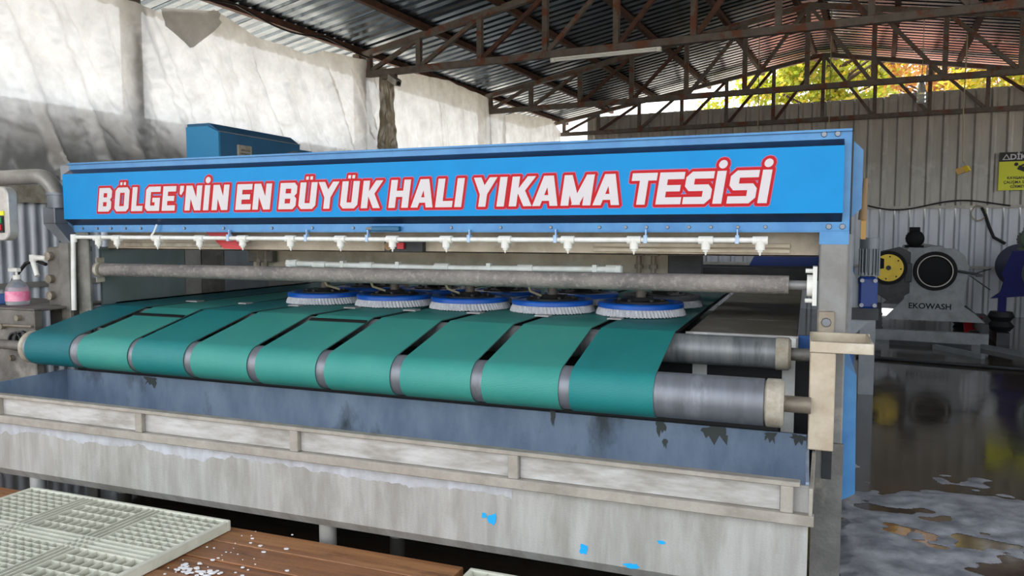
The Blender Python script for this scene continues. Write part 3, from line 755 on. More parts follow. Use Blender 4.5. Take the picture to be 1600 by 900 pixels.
for x in (-.86, -.78, -3.42, -3.36):
    part('hanger_bolt', MB().cyl((x, 4.16, 1.37), (x, 4.16, 1.475), .014, 10).box(x-.03, 4.13, 1.47, x+.03, 4.19, 1.48).lathe([(0,0),(.024,0),(.024,.02),(0,.02)], (x, 4.16, 1.40), 12), 'stain', mc)
part('rear_beam', MB().box(-4.3, 5.7, 1.26, .1, 5.76, 1.345), 'dark_steel', mc)
# spray pipes
SY, SZ = 3.635, 1.562
sp1 = MB().tube([(-4.45, SY, SZ+.004), (-3.0, SY, SZ), (-2.2, SY, SZ-.003), (-.195, SY, SZ)], .0125, 10)
s1 = part('spray_pipe', sp1, 'pvc', mc, label='white spray pipe under the sign')
part('down_pipe', MB().tube([(-4.46, SY-.01, SZ), (-4.46, SY-.02, 1.3), (-4.455, SY-.03, 1.09)], .015, 12), 'pvc', mc)
part('elbow', MB().lathe([(0,-.028),(.02,-.028),(.02,.022),(0,.022)], (-4.46, SY-.005, SZ), 14), 'pvc', s1)
tee = MB().cyl((-.033,0,0), (.033,0,0), .02, 14).cyl((0,0,.004), (0,0,-.042), .021, 14).cyl((0,0,-.042), (0,0,-.052), .013, 8).cyl((0,0,-.052), (0,0,-.068), .007, 8, .003)
tm = tee.mesh('nozzle', 'pvc')
for x in (-4.248,-4.088,-3.754,-3.422,-3.101,-2.76,-2.425,-2.096,-1.773,-1.44,-1.106,-.776,-.44,-.2): place('nozzle', tm, s1, (x, SY, SZ-.002))
clipm = MB().box(-.008,-.016,-.016,.008,.016,.022).box(-.003,-.004,.02,.003,.012,.05).mesh('clip', 'pvc_blue')
for x in (-3.2,-2.65,-2.25,-1.64,-1.17,-.72,-.3): place('clip', clipm, s1, (x, SY, SZ))
P2Y = 3.95
P2 = MB().tube([(-3.003, P2Y, 1.405), (-2.6, P2Y, 1.399), (-1.95, P2Y, 1.393), (-.935, P2Y, 1.402)], .018, 12)
s2 = part('feed_pipe', P2, 'pvc', mc, label='white feed pipe above the brushes')
part('elbow', MB().cyl((-3.01, P2Y, 1.425), (-3.01, P2Y, 1.30), .024, 14).cyl((-3.025, P2Y, 1.405), (-2.95, P2Y, 1.405), .025, 14), 'pvc', s2)
part('elbow', MB().cyl((-.925, P2Y, 1.42), (-.925, P2Y, 1.355), .024, 14).cyl((-.99, P2Y, 1.402), (-.91, P2Y, 1.402), .025, 14), 'pvc', s2)
for i, x in enumerate((-2.784, -2.455, -1.954, -1.444)):
    part('tee', MB().cyl((x-.045, P2Y, 1.397), (x+.045, P2Y, 1.397), .025, 14).cyl((x, P2Y, 1.40), (x, P2Y, 1.335), .024, 14), 'pvc', s2)
    part('hose', MB().tube([(x, P2Y, 1.35), (x+.01, P2Y+.05, 1.27), (x+.04, P2Y+.14, 1.24)], .007, 8), 'rope', s2)
for x in (-2.62, -2.24, -1.66, -1.05):
    part('clip', MB().box(x-.012, P2Y-.02, 1.38, x+.012, P2Y+.02, 1.425), 'pvc', s2)
# small fittings below the sign
lk = part('sensor_block', MB().box(-2.22, 3.62, 1.604, -2.05, 3.65, 1.63), 'cab_blue', mc, bevel=.004)
part('sensor_tip', MB().cyl((-2.26, 3.635, 1.618), (-2.22, 3.635, 1.617), .005, 8, .012), 'post_steel', lk)
ss = part('switch_block', MB().box(-2.22, 3.76, 1.49, -1.98, 3.80, 1.545), 'dark_steel', mc)
part('wheel', MB().cyl((-2.19, 3.75, 1.52), (-2.19, 3.765, 1.52), .024, 16), 'card', ss)
part('red_button', MB().box(-2.13, 3.745, 1.505, -2.09, 3.762, 1.54), 'red', ss)
part('cable_tie', MB().tube([(-3.80, 3.63, 1.575), (-3.77, 3.625, 1.60), (-3.75, 3.63, 1.645)], .006, 6), 'lamp_white', mc)
tag_ = MB().prism([(-3.36,1.545),(-3.30,1.50),(-3.16,1.495),(-3.14,1.51),(-3.2,1.545),(-3.26,1.60),(-3.44,1.60)], 'y', 3.70, 3.704)
part('red_tag', tag_, 'red', mc, smooth=0)
# left side: cheek plate, frame, duct
ck = part('cheek_plate', MB().box(-5.6, 3.36, .42, -4.5, 3.42, 1.115).box(-5.6, 3.36, 1.1, -4.5, 3.95, 1.118), 'stain_dark', mc, bevel=.006)
part('cheek_frame', MB().box(-4.70, HY-.03, .95, -4.50, HY+.05, 1.50), 'stain_dark', mc, bevel=.006)
part('cheek_post', MB().box(-4.55, HY-.06, 1.0, -4.47, HY-.03, 1.53), 'post_low', mc, bevel=.004)
for x, z in ((-4.66,1.44),(-4.66,1.29),(-4.66,1.18)):
    part('knob', MB().cyl((x, HY-.06, z), (x, HY-.03, z), .028, 18), 'stain', ck)
for x, z in ((-4.77,1.0),(-4.7,.80),(-4.62,1.06)):
    part('knob', MB().cyl((x, 3.33, z), (x, 3.36, z), .018, 14), 'stain', ck)
for x, z in ((-4.66,.94),(-4.60,.95)):
    part('ring', MB().lathe([(.05,-.01),(.06,-.01),(.06,.01),(.05,.01),(.05,-.01)], (x, 3.35, z-.03), 24, 'y'), 'dark_steel', ck)
part('adjust_rod', MB().cyl((-5.0, 3.345, 1.005), (-4.5, 3.345, 1.01), .009, 8), 'stain', ck)
dc = part('duct', MB().box(-4.80, 3.68, 1.655, -4.69, 3.78, 1.765), 'grey_duct', mc, bevel=.004)
part('duct_slope', MB().prism([(-4.80,1.655),(-4.69,1.655),(-4.52,1.50),(-4.60,1.50)], 'y', 3.68, 3.78), 'grey_duct', mc, smooth=0)
part('duct_flange', MB().box(-4.61, 3.66, 1.47, -4.49, 3.79, 1.505), 'grey_duct', dc, bevel=.003)
part('sleeve', MB().cyl((-4.72, 3.73, 1.76), (-4.72, 3.73, 1.85), .062, 28), 'grey_duct', dc)
part('sleeve_ring', MB().cyl((-4.72, 3.73, 1.845), (-4.72, 3.73, 1.862), .068, 28), 'grey_duct', dc)
pts = [(-6.5, 3.73, 1.975), (-4.9, 3.73, 1.975)] + [(-4.9+.18*math.sin(t*PI/16), 3.73, 1.795+.18*math.cos(t*PI/16)) for t in range(1, 9)] + [(-4.72, 3.73, 1.77)]
part('air_pipe', MB().tube(pts, .052, 24), 'grey_pipe', mc, label='grey elbow pipe coming from the left')
part('left_cover', MB().prism([(-4.86,1.60),(-4.86,1.90),(-4.70,2.0),(-4.52,2.0),(-4.52,1.60)], 'y', 3.86, 5.4), 'blue_paint', mc, smooth=0)
# rear: far legs, side frames, gear motor
part('rear_leg', MB().box(.50, 8.2, .0, .64, 8.3, 1.5), 'grey_duct', mc)
part('rear_leg', MB().box(-4.5, 8.2, .0, -4.38, 8.3, 1.5), 'grey_duct', mc)
part('rear_leg', MB().box(-3.5, 5.9, .0, -3.3, 6.0, 1.5), 'post_low', mc)
part('rear_cover', MB().prism([(.17,1.0),(.17,1.54),(.26,1.54),(.30,1.25),(.30,.6),(.2,.6)], 'y', 5.4, 6.4), 'blue_deep', mc, smooth=0)
for ya, yb, m_, zt in ((3.80,4.53,'far_panel',1.5),(4.54,4.70,'grey_pipe',1.5),(4.71,4.95,'stain_dark',1.5),(4.96,5.5,'grey_duct',1.5),(5.5,6.1,'wall_metal',1.45)):
    part('side_panel', MB().box(-4.44, ya, 1.1, -4.42, yb, zt), m_, mc)
part('rear_header', MB().box(-4.4, 6.2, 1.25, .16, 6.26, 1.34), 'dark_steel', mc)
part('rear_plate', MB().prism([(-.42,1.34),(-.34,1.50),(.16,1.51),(.16,1.34)], 'y', 6.2, 6.23), 'gear_blue', mc, smooth=0)
part('left_plate', MB().box(-4.44, 3.9, .3, -4.42, 8.2, 1.12), 'stain_dark', mc)
gm = MB().cyl((.345, 5.0, 1.36), (.345, 5.0, 1.5), .05, 24)
for k in range(16):
    t = 2*PI*k/16; gm.bar((.345+.055*math.cos(t), 5.0+.055*math.sin(t), 1.34), (.345+.055*math.cos(t), 5.0+.055*math.sin(t), 1.5), .006, .016)
gmo = part('gear_motor', gm, 'motor_grey', mc, smooth=0)
part('fan_cover', MB().cyl((.345, 5.0, 1.5), (.345, 5.0, 1.565), .056, 24), 'motor_grey', gmo)
part('gear_box', MB().box(.29, 4.93, 1.15, .39, 5.07, 1.335), 'gear_blue', gmo, bevel=.012)
part('motor_foot', MB().box(.22, 4.95, 1.08, .4, 5.06, 1.15), 'dark_steel', gmo)
for x, z in ((.305,1.17),(.375,1.17),(.305,1.315),(.375,1.315)): part('gear_lug', MB().cyl((x, 4.915, z), (x, 4.935, z), .012, 10), 'bolt', gmo)
part('motor_bracket', MB().prism([(.16,.95),(.16,1.5),(.2,1.5),(.36,1.12),(.36,1.08),(.24,.95)], 'y', 4.97, 5.0), 'grey_duct', mc, smooth=0)
part('card_roll', MB().cyl((.275, 4.6, 1.665), (.285, 4.6, 1.89), .022, 12, .012), 'card', mc)
part('brass_bar', MB().box(.27, 4.6, 1.56, .295, 4.62, 1.68), 'brass', mc)

# blue cabinet on the rear left of the machine
cbn = thing('drive_cabinet', 'dark blue metal cabinet with a grille standing up behind the sign', 'cabinet', (-4.58, 5.5, 1.6))
part('shell', MB().box(-4.75, 4.95, 1.6, -4.42, 6.17, 2.36), 'cab_blue', cbn)
part('hood', MB().prism([(-4.75,2.36),(-4.75,2.475),(-4.525,2.475),(-4.425,2.405),(-4.425,2.36)], 'y', 4.945, 5.99), 'cab_blue', cbn, smooth=0)
part('edge_strip', MB().bar((-4.42, 4.94, 2.405), (-4.42, 5.99, 2.405), .006, .008), 'grey_duct', cbn)
part('front_plate', MB().prism([(-4.75,1.6),(-4.75,2.45),(-4.53,2.45),(-4.42,2.40),(-4.42,1.6)], 'y', 4.93, 4.95), 'cab_blue_light', cbn, smooth=0)
gr = part('grille', MB().box(-4.425, 5.14, 2.10, -4.405, 5.31, 2.32), 'cream_dirty', cbn, bevel=.006)
for k in range(6): part('grille_slat', MB().box(-4.408, 5.17, 2.12+k*.03, -4.402, 5.28, 2.135+k*.03), 'stain_dark', gr)
part('vent_hole', MB().prism([(5.95+.18*math.cos(t*PI/8), 2.28+.06*math.sin(t*PI/8)) for t in range(16)], 'x', -4.425, -4.412), 'stain_dark', cbn, smooth=0)

# ================================================================ FOREGROUND
pf = thing('wooden_platform', 'low platform of worn brown planks in front of the trough', 'platform', (-3.6, 1.7, 0))
PTZ = .2
y = 2.835; k = 0
while y > .2:
    w = .15 + .02*rnd.random(); z = PTZ + .004*rnd.random()-.004; e = -1.30 - .012*rnd.random()
    part('plank', MB().box(-6.2, y-w, z-.04, e, y-.006, z), 'wood' if k % 3 else 'wood_pale', pf, bevel=.003)
    y -= w; k += 1
for x in (-6.0, -4.6, -3.0, -1.45):
    part('joist', MB().box(x-.04, .25, 0, x+.04, 2.8, PTZ-.05), 'wood', pf)
# plastic grids
def grid_pallet(x0, y0, x1, y1, z0, z1, lab, feet=False):
    t = thing('plastic_pallet', lab, 'pallet', ((x0+x1)/2, (y0+y1)/2, z0), group='plastic floor grids')
    f = MB(); e = .022; zr = z0 if not feet else z1-.05
    for a in ((x0,y0,x1,y0+e),(x0,y1-e,x1,y1),(x0,y0+e,x0+e,y1-e),(x1-e,y0+e,x1,y1-e)): f.box(a[0],a[1],zr,a[2],a[3],z1)
    part('frame', f, 'pallet_plastic', t, bevel=.004)
    nx = max(1, round((x1-x0)/.42)); ny = max(1, round((y1-y0)/.42)); cx = (x1-x0)/nx; cy = (y1-y0)/ny
    m = MB(); t_ = .0035
    for i in range(1, nx):
        for d in (-.045, -.015, .015, .045): m.box(x0+i*cx+d-t_, y0+e, zr, x0+i*cx+d+t_, y1-e, z1-.001)
    for j in range(1, ny):
        for d in (-.05, -.017, .017, .05): m.box(x0+e, y0+j*cy+d-t_, zr, x1-e, y0+j*cy+d+t_, z1-.0015)
    part('cross_rib', m, 'pallet_plastic', t, smooth=0)
    g = MB(); t_ = .002
    for i in range(nx):
        for j in range(ny):
            xa = x0+i*cx+(.045 if i else e); xb = x0+(i+1)*cx-(.045 if i < nx-1 else e); ya = y0+j*cy+(.05 if j else e); yb = y0+(j+1)*cy-(.05 if j < ny-1 else e)
            nq = 7; nw = 5 if (i+j) % 2 else 9
            for q in range(1, nq):
                xx = xa+(xb-xa)*q/nq; g.box(xx-t_, ya, zr+.004, xx+t_, yb, z1-.003)
            for q in range(1, nw):
                yy = ya+(yb-ya)*q/nw; g.box(xa, yy-t_, zr+.004, xb, yy+t_, z1-.0035)
    part('grid_mesh', g, 'pallet_plastic', t, smooth=0, kind='stuff')
    if feet:
        for i in range(nx+1):
            for j in range(ny+1):
                xx = x0+.06+(x1-x0-.12)*i/nx; yy = y0+.06+(y1-y0-.12)*j/ny
                part('foot', MB().cyl((xx, yy, z0), (xx, yy, zr+.005), .045, 12, .055), 'pallet_plastic', t)
    return t
grid_pallet(-3.80, 1.5, -2.49, 2.79, PTZ+.002, PTZ+.052, 'large pale plastic grid lying on the brown planks at the left')
grid_pallet(-1.235, 1.9, -.25, 2.735, .0, .25, 'pale plastic pallet corner in front of the trough at the end of the planks', feet=True)
# soap residue on the planks
fk = MB()
for i in range(110):
    x = rnd.gauss(-2.30, .11); y_ = rnd.gauss(2.42, .17); s_ = .002 + .007*rnd.random()**3
    if i > 70: x = -2.42 + .22*rnd.random(); y_ = 2.36 + .07*rnd.random(); s_ = .004+.006*rnd.random()
    n = 7; fk.prism([(x+s_*(.7+.6*rnd.random())*math.cos(2*PI*j/n)*1.4, y_+s_*(.7+.6*rnd.random())*math.sin(2*PI*j/n)) for j in range(n)], 'z', PTZ+.0005+.00001*i, PTZ+.002+.00003*i)
solo('soap_residue', fk, 'flake', 'white flecks of dried soap scattered on the planks beside the plastic grid', 'soap', (-2.33, 2.42, PTZ), smooth=0, kind='stuff')
# foam on the wet floor
def foam(x0, y0, x1, y1, n, seed, thr, lab):
    m = MB(); idx = {}; vs = []; fs = []
    nyy = int(n*(y1-y0)/(x1-x0))
    def val(x, y):
        ex = min(1, (x-x0)/.25, (x1-x)/.3, (y-y0)/.3, (y1-y)/.35)
        return mnoise.noise((x*1.05+seed, y*1.5, seed))*.8 + .42*mnoise.noise((x*2.6, y*4.2+seed, 2.2)) + .18*mnoise.noise((x*9, y*12, seed)) + .16*mnoise.noise((x*5+3*mnoise.noise((x,y,1)), y*6, 4.4)) - max(0, 1-ex)*.8
    def vid(i, j):
        if (i, j) not in idx:
            x = x0+(x1-x0)*i/n; y = y0+(y1-y0)*j/nyy; h = max(0, val(x, y)-thr)
            idx[(i, j)] = len(vs); vs.append((x, y, .001 + min(.018, h*.05) + .0025*mnoise.noise((x*20, y*20, 1))*min(1, h*6)))
        return idx[(i, j)]
    for i in range(n):
        for j in range(nyy):
            if val(x0+(x1-x0)*(i+.5)/n, y0+(y1-y0)*(j+.5)/nyy) > thr: fs.append((vid(i, j), vid(i+1, j), vid(i+1, j+1), vid(i, j+1)))
    m.add(vs, fs)
    return solo('soap_foam', m, 'foam', lab, 'foam', ((x0+x1)/2, (y0+y1)/2, 0), smooth=60, kind='stuff', recalc=False)
foam(.0, 2.9, 2.3, 5.9, 290, 6.1, -.035, 'grey soap suds spread over the wet floor right of the machine')

# ================================================================ LEFT EDGE
eb = thing('switch_box', 'rounded grey steel switch box with coloured buttons at the left edge', 'switch box', (-4.83, 3.42, 1.12))
def rr_(x0, z0, x1, z1, r, n=5):
    p = []
    for cx, cz, a in ((x1-r,z0+r,-90),(x1-r,z1-r,0),(x0+r,z1-r,90),(x0+r,z0+r,180)):
        p += [(cx+r*math.cos(R(a+90*i/n)), cz+r*math.sin(R(a+90*i/n))) for i in range(n+1)]
    return p
part('housing', MB().prism(rr_(-4.96, 1.545, -4.685, 1.885, .06), 'y', 3.36, 3.425), 'steel_box', eb, bevel=.006)
part('stand', MB().box(-4.95, 3.37, 1.119, -4.90, 3.415, 1.56), 'stain_dark', eb)
bp_ = part('button_plate', MB().box(-4.80, 3.35, 1.595, -4.725, 3.361, 1.70), 'black', eb)
part('green_button', MB().box(-4.79, 3.342, 1.655, -4.735, 3.351, 1.69), 'green', bp_)
part('red_button', MB().box(-4.79, 3.342, 1.61, -4.735, 3.351, 1.645), 'red', bp_)
part('yellow_label', MB().box(-4.82, 3.352, 1.703, -4.72, 3.361, 1.73), 'sign_yellow', eb)
bt = thing('soap_bottle', 'clear pump bottle with a pink label standing on the machine cheek', 'bottle', (-4.83, 3.5, 1.119))
bx, by, bz = -4.83, 3.5, 1.119
part('body', MB().lathe([(0,0),(.06,0),(.068,.008),(.07,.09),(.066,.115),(.045,.15),(.026,.165),(.024,.172),(0,.172)], (bx,by,bz), 28), 'bottle', bt)
part('label', MB().lathe([(.0705,.03),(.0712,.03),(.0714,.095),(.0707,.095)], (bx,by,bz), 28), 'label_pink', bt)
pu = part('pump', MB().cyl((bx,by,bz+.17), (bx,by,bz+.2), .024, 18).cyl((bx,by,bz+.2), (bx,by,bz+.22), .008, 10).box(bx-.06,by-.016,bz+.22,bx+.022,by+.016,bz+.245), 'pvc', bt, bevel=.003)
solo('blue_block', MB().box(-5.02, 3.5, 1.119, -4.93, 3.6, 1.19), 'blue_deep', 'small blue box standing beside the soap bottle', 'box', (-4.97, 3.55, 1.119), bevel=.006)
hs = MB().tube([(-5.05, 3.58, 1.19), (-4.98, 3.6, 1.30), (-4.90, 3.62, 1.39), (-4.80, 3.62, 1.41), (-4.70, 3.61, 1.385)], .012, 10)
solo('hose', hs, 'cable', 'black rubber hose arching behind the soap bottle', 'hose', (-5.0, 3.58, 1.19))
wp = thing('water_tap_pipe', 'white plastic pipe with a slanting spout beside the machine frame', 'pipe', (-4.78, 3.57, 1.12))
part('pipe', MB().tube([(-4.68, 3.6, 1.425), (-4.80, 3.6, 1.43)], .018, 12), 'pvc', wp)
part('spout', MB().tube([(-4.80, 3.6, 1.43), (-4.785, 3.585, 1.40), (-4.73, 3.57, 1.31)], .016, 12), 'pvc', wp)
part('elbow', MB().lathe([(0,-.02),(.024,-.02),(.024,.024),(0,.024)], (-4.795, 3.595, 1.425), 14), 'pvc', wp)
lcl = MB().box(-4.9, 3.62, 1.119, -4.72, 3.72, 1.19)
solo('plastic_tub', MB().lathe([(0,0),(.075,0),(.09,.08),(.085,.08),(.07,.006),(0,.006)], (-4.72, 3.75, 1.119), 24), 'grey_duct', 'shallow grey tub standing behind the soap bottle', 'tub', (-4.72, 3.75, 1.119))
# bits of rubbish behind the trough's left end
for i, (x, y_, z, nm, m_, lab, cat) in enumerate([(-4.30, 3.62, .62, 'soap_block', 'lamp_white', 'white soap block below the left end of the belts', 'soap')]):
    solo(nm, MB().box(x-.05, y_, z, x+.05, y_+.05, z+.05), m_, lab, cat, (x, y_, z), bevel=.008)

# ================================================================ ROOF FITTINGS
tl = thing('tube_lamp', 'long white fluorescent tube fixed under the nearest truss', 'lamp', (-3.1, 9.2, 3.76), b=True)
part('tube', MB().cyl((-3.8, 9.2, 3.775), (-2.45, 9.2, 3.775), .015, 12), 'lamp_white', tl)
part('batten', MB().box(-3.83, 9.18, 3.79, -2.42, 9.22, 3.809), 'lamp_white', tl)
for u in (-3.84, -2.46): part('end_cap', MB().box(u, 9.175, 3.755, u+.05, 9.225, 3.809), 'pvc', tl, bevel=.004)
sc = thing('security_camera', 'small grey security camera hanging from the left end of the nearest truss', 'camera', (-6.25, 9.2, 3.7), b=True)
part('mount', MB().box(-6.42, 9.16, 3.76, -6.2, 9.24, 3.81), 'truss_paint', sc)
part('body', MB().bar((-6.3, 9.2, 3.78), (-6.08, 9.08, 3.66), .085, .085), 'grey_pipe', sc)
part('lens', MB().cyl((-6.085, 9.083, 3.663), (-6.075, 9.077, 3.657), .03, 16), 'black', sc)
cb_ = []
for i in range(40):
    a = i/39; v = 3.0 + 6.2*a; cb_.append((-6.66 + .03*math.sin(v*3), v, 4.17 - .09*abs(math.sin(v*1.9)) ))
solo('power_cable', MB().tube(cb_, .012, 6), 'cable', 'black power cable sagging along the eave purlin above the plastic sheet', 'cable', (-6.66, 6, 4.1), b=True)
for (u, v, z0, z1, lab) in [(-1.95, 14.0, 2.2, roofz(-1.95)-.004, 'thin pale rope hanging left of the roof ridge'), (-.78, 13.6, 2.3, roofz(-.78)-.004, 'thin pale rope hanging above the right end of the sign')]:
    solo('hanging_rope', MB().tube([(u, v, z1), (u+.01, v, (z0+z1)/2), (u, v, z0)], .008, 6), 'rope', lab, 'rope', (u, v, z0), b=True, group='thin ropes hanging from the roof')
hk = thing('pull_switch', 'small yellow pull switch dangling on a long rope before the back wall', 'switch', (1.21, 14.5, 2.55), b=True)
part('rope', MB().tube([(1.205, 14.5, roofz(1.2)-.02), (1.19, 14.5, 3.6), (1.215, 14.5, 2.72)], .009, 6), 'rope', hk)
part('body', MB().bar((1.13, 14.5, 2.57), (1.28, 14.48, 2.63), .1, .1), 'brass', hk)
part('face', MB().bar((1.25, 14.46, 2.60), (1.30, 14.44, 2.63), .09, .09), 'yellow', hk)
part('hook', MB().tube([(1.215, 14.5, 2.75), (1.25, 14.5, 2.70), (1.22, 14.5, 2.65)], .012, 6), 'grey_pipe', hk)
ib = thing('hanging_bottle', 'pale ribbed plastic bottle hanging on a string near the upper right', 'bottle', (.54, 13.5, 3.55), b=True)
part('string', MB().tube([(.54, 13.5, roofz(.54)-.02), (.54, 13.5, 4.02)], .006, 5), 'rope', ib)
part('body', MB().lathe([(0,0),(.06,0),(.07,.03),(.06,.06),(.07,.09),(.06,.12),(.07,.15),(.06,.19),(.03,.34),(.02,.42),(0,.44)], (.54, 13.5, 3.58), 16), 'bottle', ib)

# ================================================================ BACK OF THE SHED
# warning sign
SU, SV, SZ0 = 2.0, 16.88, 2.37
ws = thing('warning_sign', 'yellow and black slippery floor warning sign on the back wall', 'sign', (SU+.36, SV, SZ0), b=True)
part('board', MB().box(SU, SV, SZ0, SU+.72, SV+.02, SZ0+.70), 'sign_yellow', ws)
hd_ = part('header', MB().box(SU, SV-.003, SZ0+.53, SU+.72, SV, SZ0+.70), 'black', ws)
part('lettering', text_mb('DİKKAT', .14, (SU+.43, SV-.006, SZ0+.565), (1,0,0), (0,0,1), .004, sx=1.0), 'letter_white', hd_, smooth=0)
part('triangle', MB().add([(SU+.045,SV-.005,SZ0+.56),(SU+.175,SV-.005,SZ0+.56),(SU+.11,SV-.005,SZ0+.67)], [(0,1,2)]), 'letter_white', hd_, smooth=0)
part('triangle_inner', MB().add([(SU+.07,SV-.006,SZ0+.573),(SU+.15,SV-.006,SZ0+.573),(SU+.11,SV-.006,SZ0+.645)], [(0,1,2)]).add([(SU+.105,SV-.0065,SZ0+.58),(SU+.115,SV-.0065,SZ0+.58),(SU+.115,SV-.0065,SZ0+.625),(SU+.105,SV-.0065,SZ0+.625)],[(0,1,2,3)]), ['black'], hd_, smooth=0)
for i, tx in enumerate(('KAYGAN ZEMİN', 'ÇALIŞMA SAHASINA', 'GİRMEYİNİZ')):
    part('lettering', text_mb(tx, .07, (SU+.38, SV-.003, SZ0+.205-.08*i), (1,0,0), (0,0,1), .0015, sx=.93), 'black', ws, smooth=0)
def limb(m, pts, r):
    for a, b_ in zip(pts, pts[1:]): m.bar((SU+a[0], SV-.003, SZ0+a[1]), (SU+b_[0], SV-.003, SZ0+b_[1]), .004, r)
    return m
pg = MB().prism([(SU+.27+.033*math.cos(t*PI/8), SZ0+.475+.033*math.sin(t*PI/8)) for t in range(16)], 'y', SV-.005, SV-.001)
limb(pg, [(.30,.42),(.43,.36)], .075); limb(pg, [(.32,.43),(.44,.49)], .03); limb(pg, [(.38,.41),(.46,.45)], .028)
limb(pg, [(.42,.37),(.52,.40),(.62,.37)], .038); limb(pg, [(.42,.36),(.47,.30),(.46,.22)], .038); limb(pg, [(.24,.225),(.36,.215)], .008)
part('pictogram', pg, 'black', ws, smooth=0)

def motor(parent, u, v, z, r, l, m_, fan=True, rz=0):
    mb = MB().cyl((u, v-l/2, z), (u, v+l/2, z), r*.86, 24)
    for k in range(18):
        t = 2*PI*k/18; mb.bar((u+r*.9*math.cos(t), v-l/2+.02, z+r*.9*math.sin(t)), (u+r*.9*math.cos(t), v+l/2, z+r*.9*math.sin(t)), .012, .03)
    o = part('motor', mb, m_, parent, smooth=0)
    part('fan_cover', MB().lathe([(0,-l/2-.06),(r*.7,-l/2-.06),(r,-l/2-.04),(r,-l/2+.02),(0,-l/2+.02)], (u, v, z), 24, 'y'), m_, o)
    part('terminal_box', MB().box(u-.07, v-.08, z+r*.8, u+.07, v+.08, z+r*.8+.07), m_, o, bevel=.006)
    part('motor_foot', MB().box(u-r, v-.1, z-r*1.1, u+r, v+.1, z-r*.8), m_, o)
# spin extractor
ek = thing('spin_extractor', 'grey carpet spin extractor with round black door and yellow wheel', 'machine', (.75, 13.0, 0), b=True)
EV = 12.7
outl = [(.12,.30),(1.42,.30),(1.30,.42),(1.16,.52),(1.14,.7),(1.19,.95),(1.2,1.1),(1.14,1.26),(1.02,1.36),(.42,1.37),(.36,1.25),(.40,.9),(.38,.6),(.24,.44)]
part('front_plate', MB().prism(outl, 'y', EV, EV+.06), 'eko_grey', ek, smooth=0)
part('drum_housing', MB().cyl((.77, EV+.06, 1.03), (.77, 15.4, 1.03), .36, 40), 'eko_grey', ek)
part('rear_plate', MB().prism(outl, 'y', 15.4, 15.46), 'eko_grey', ek, smooth=0)
dr = part('door_ring', MB().lathe([(.215,-.06),(.275,-.06),(.285,-.02),(.285,.0),(.215,.0),(.215,-.06)], (.77, EV, 1.03), 44, 'y'), 'eko_black', ek)
part('door_trim', MB().lathe([(.22,-.066),(.232,-.066),(.232,-.058),(.22,-.058),(.22,-.066)], (.77, EV, 1.03), 44, 'y'), 'grey_pipe', dr)
part('door_glass', MB().lathe([(0,-.035),(.22,-.02),(.22,-.005),(0,-.005)], (.77, EV, 1.03), 44, 'y'), 'eko_black', dr)
part('door_handle', MB().cyl((1.05, EV-.05, 1.04), (1.33, EV-.06, .99), .018, 10).cyl((1.2, EV-.06, .98), (1.46, EV-.06, .78), .008, 6).cyl((1.22, EV-.06, .99), (1.46, EV-.06, 1.08), .008, 6).box(1.28, EV-.09, .96, 1.36, EV-.03, 1.0), 'dark_steel', dr)
part('hinge', MB().box(.38, EV-.05, .86, .47, EV, 1.14), 'dark_steel', dr, bevel=.006)
part('lettering', text_mb('EKOWASH', .115, (.72, EV-.004, .475), (1,0,0), (0,0,1), .002, sx=1.0), 'eko_black', ek, smooth=0)
pl_ = part('pulley', MB().cyl((.16, EV-.10, 1.07), (.16, EV-.04, 1.07), .25, 40), 'eko_black', ek)
notch = [(.16+.2*math.cos(R(a)), 1.07+.2*math.sin(R(a))) for a in range(-170, 131, 10)]
ydisc = MB().prism(notch + [(.10,1.2),(.10,1.06)], 'y', EV-.115, EV-.10)
yd = part('wheel_cover', ydisc, 'yellow', pl_, smooth=0, label='yellow wheel cover')
part('wheel_hub', MB().cyl((.16, EV-.13, 1.07), (.16, EV-.115, 1.07), .035, 18), 'dark_steel', pl_)
for a in (-100, -50, -5, 40, 85): part('wheel_bolt', MB().cyl((.16+.165*math.cos(R(a)), EV-.12, 1.07+.165*math.sin(R(a))), (.16+.165*math.cos(R(a)), EV-.114, 1.07+.165*math.sin(R(a))), .012, 8), 'eko_black', pl_)
part('belt_guard', MB().prism([(-.1,.75),(.0,1.3),(.3,1.38),(.45,1.3),(.45,.7),(.2,.55)], 'y', EV-.04, EV), 'dark_steel', ek, smooth=0)
motor(ek, .5, 13.0, 1.5, .125, .4, 'eko_black')
for u in (.05, 1.4):
    part('base_beam', MB().box(u-.05, 12.5, .17, u+.05, 15.6, .3), 'dark_steel', ek)
part('cross_base', MB().box(-.1, 12.55, .0, 1.46, 12.65, .16), 'eko_grey', ek)
for u in (.0, 1.35):
    part('damper', MB().lathe([(0,0),(.1,0),(.13,.04),(.11,.085),(.13,.13),(.1,.17),(0,.17)], (u, 12.85, 0), 20), 'rubber', ek)
    part('damper', MB().lathe([(0,0),(.1,0),(.13,.04),(.11,.085),(.13,.13),(.1,.17),(0,.17)], (u, 15.2, 0), 20), 'rubber', ek)
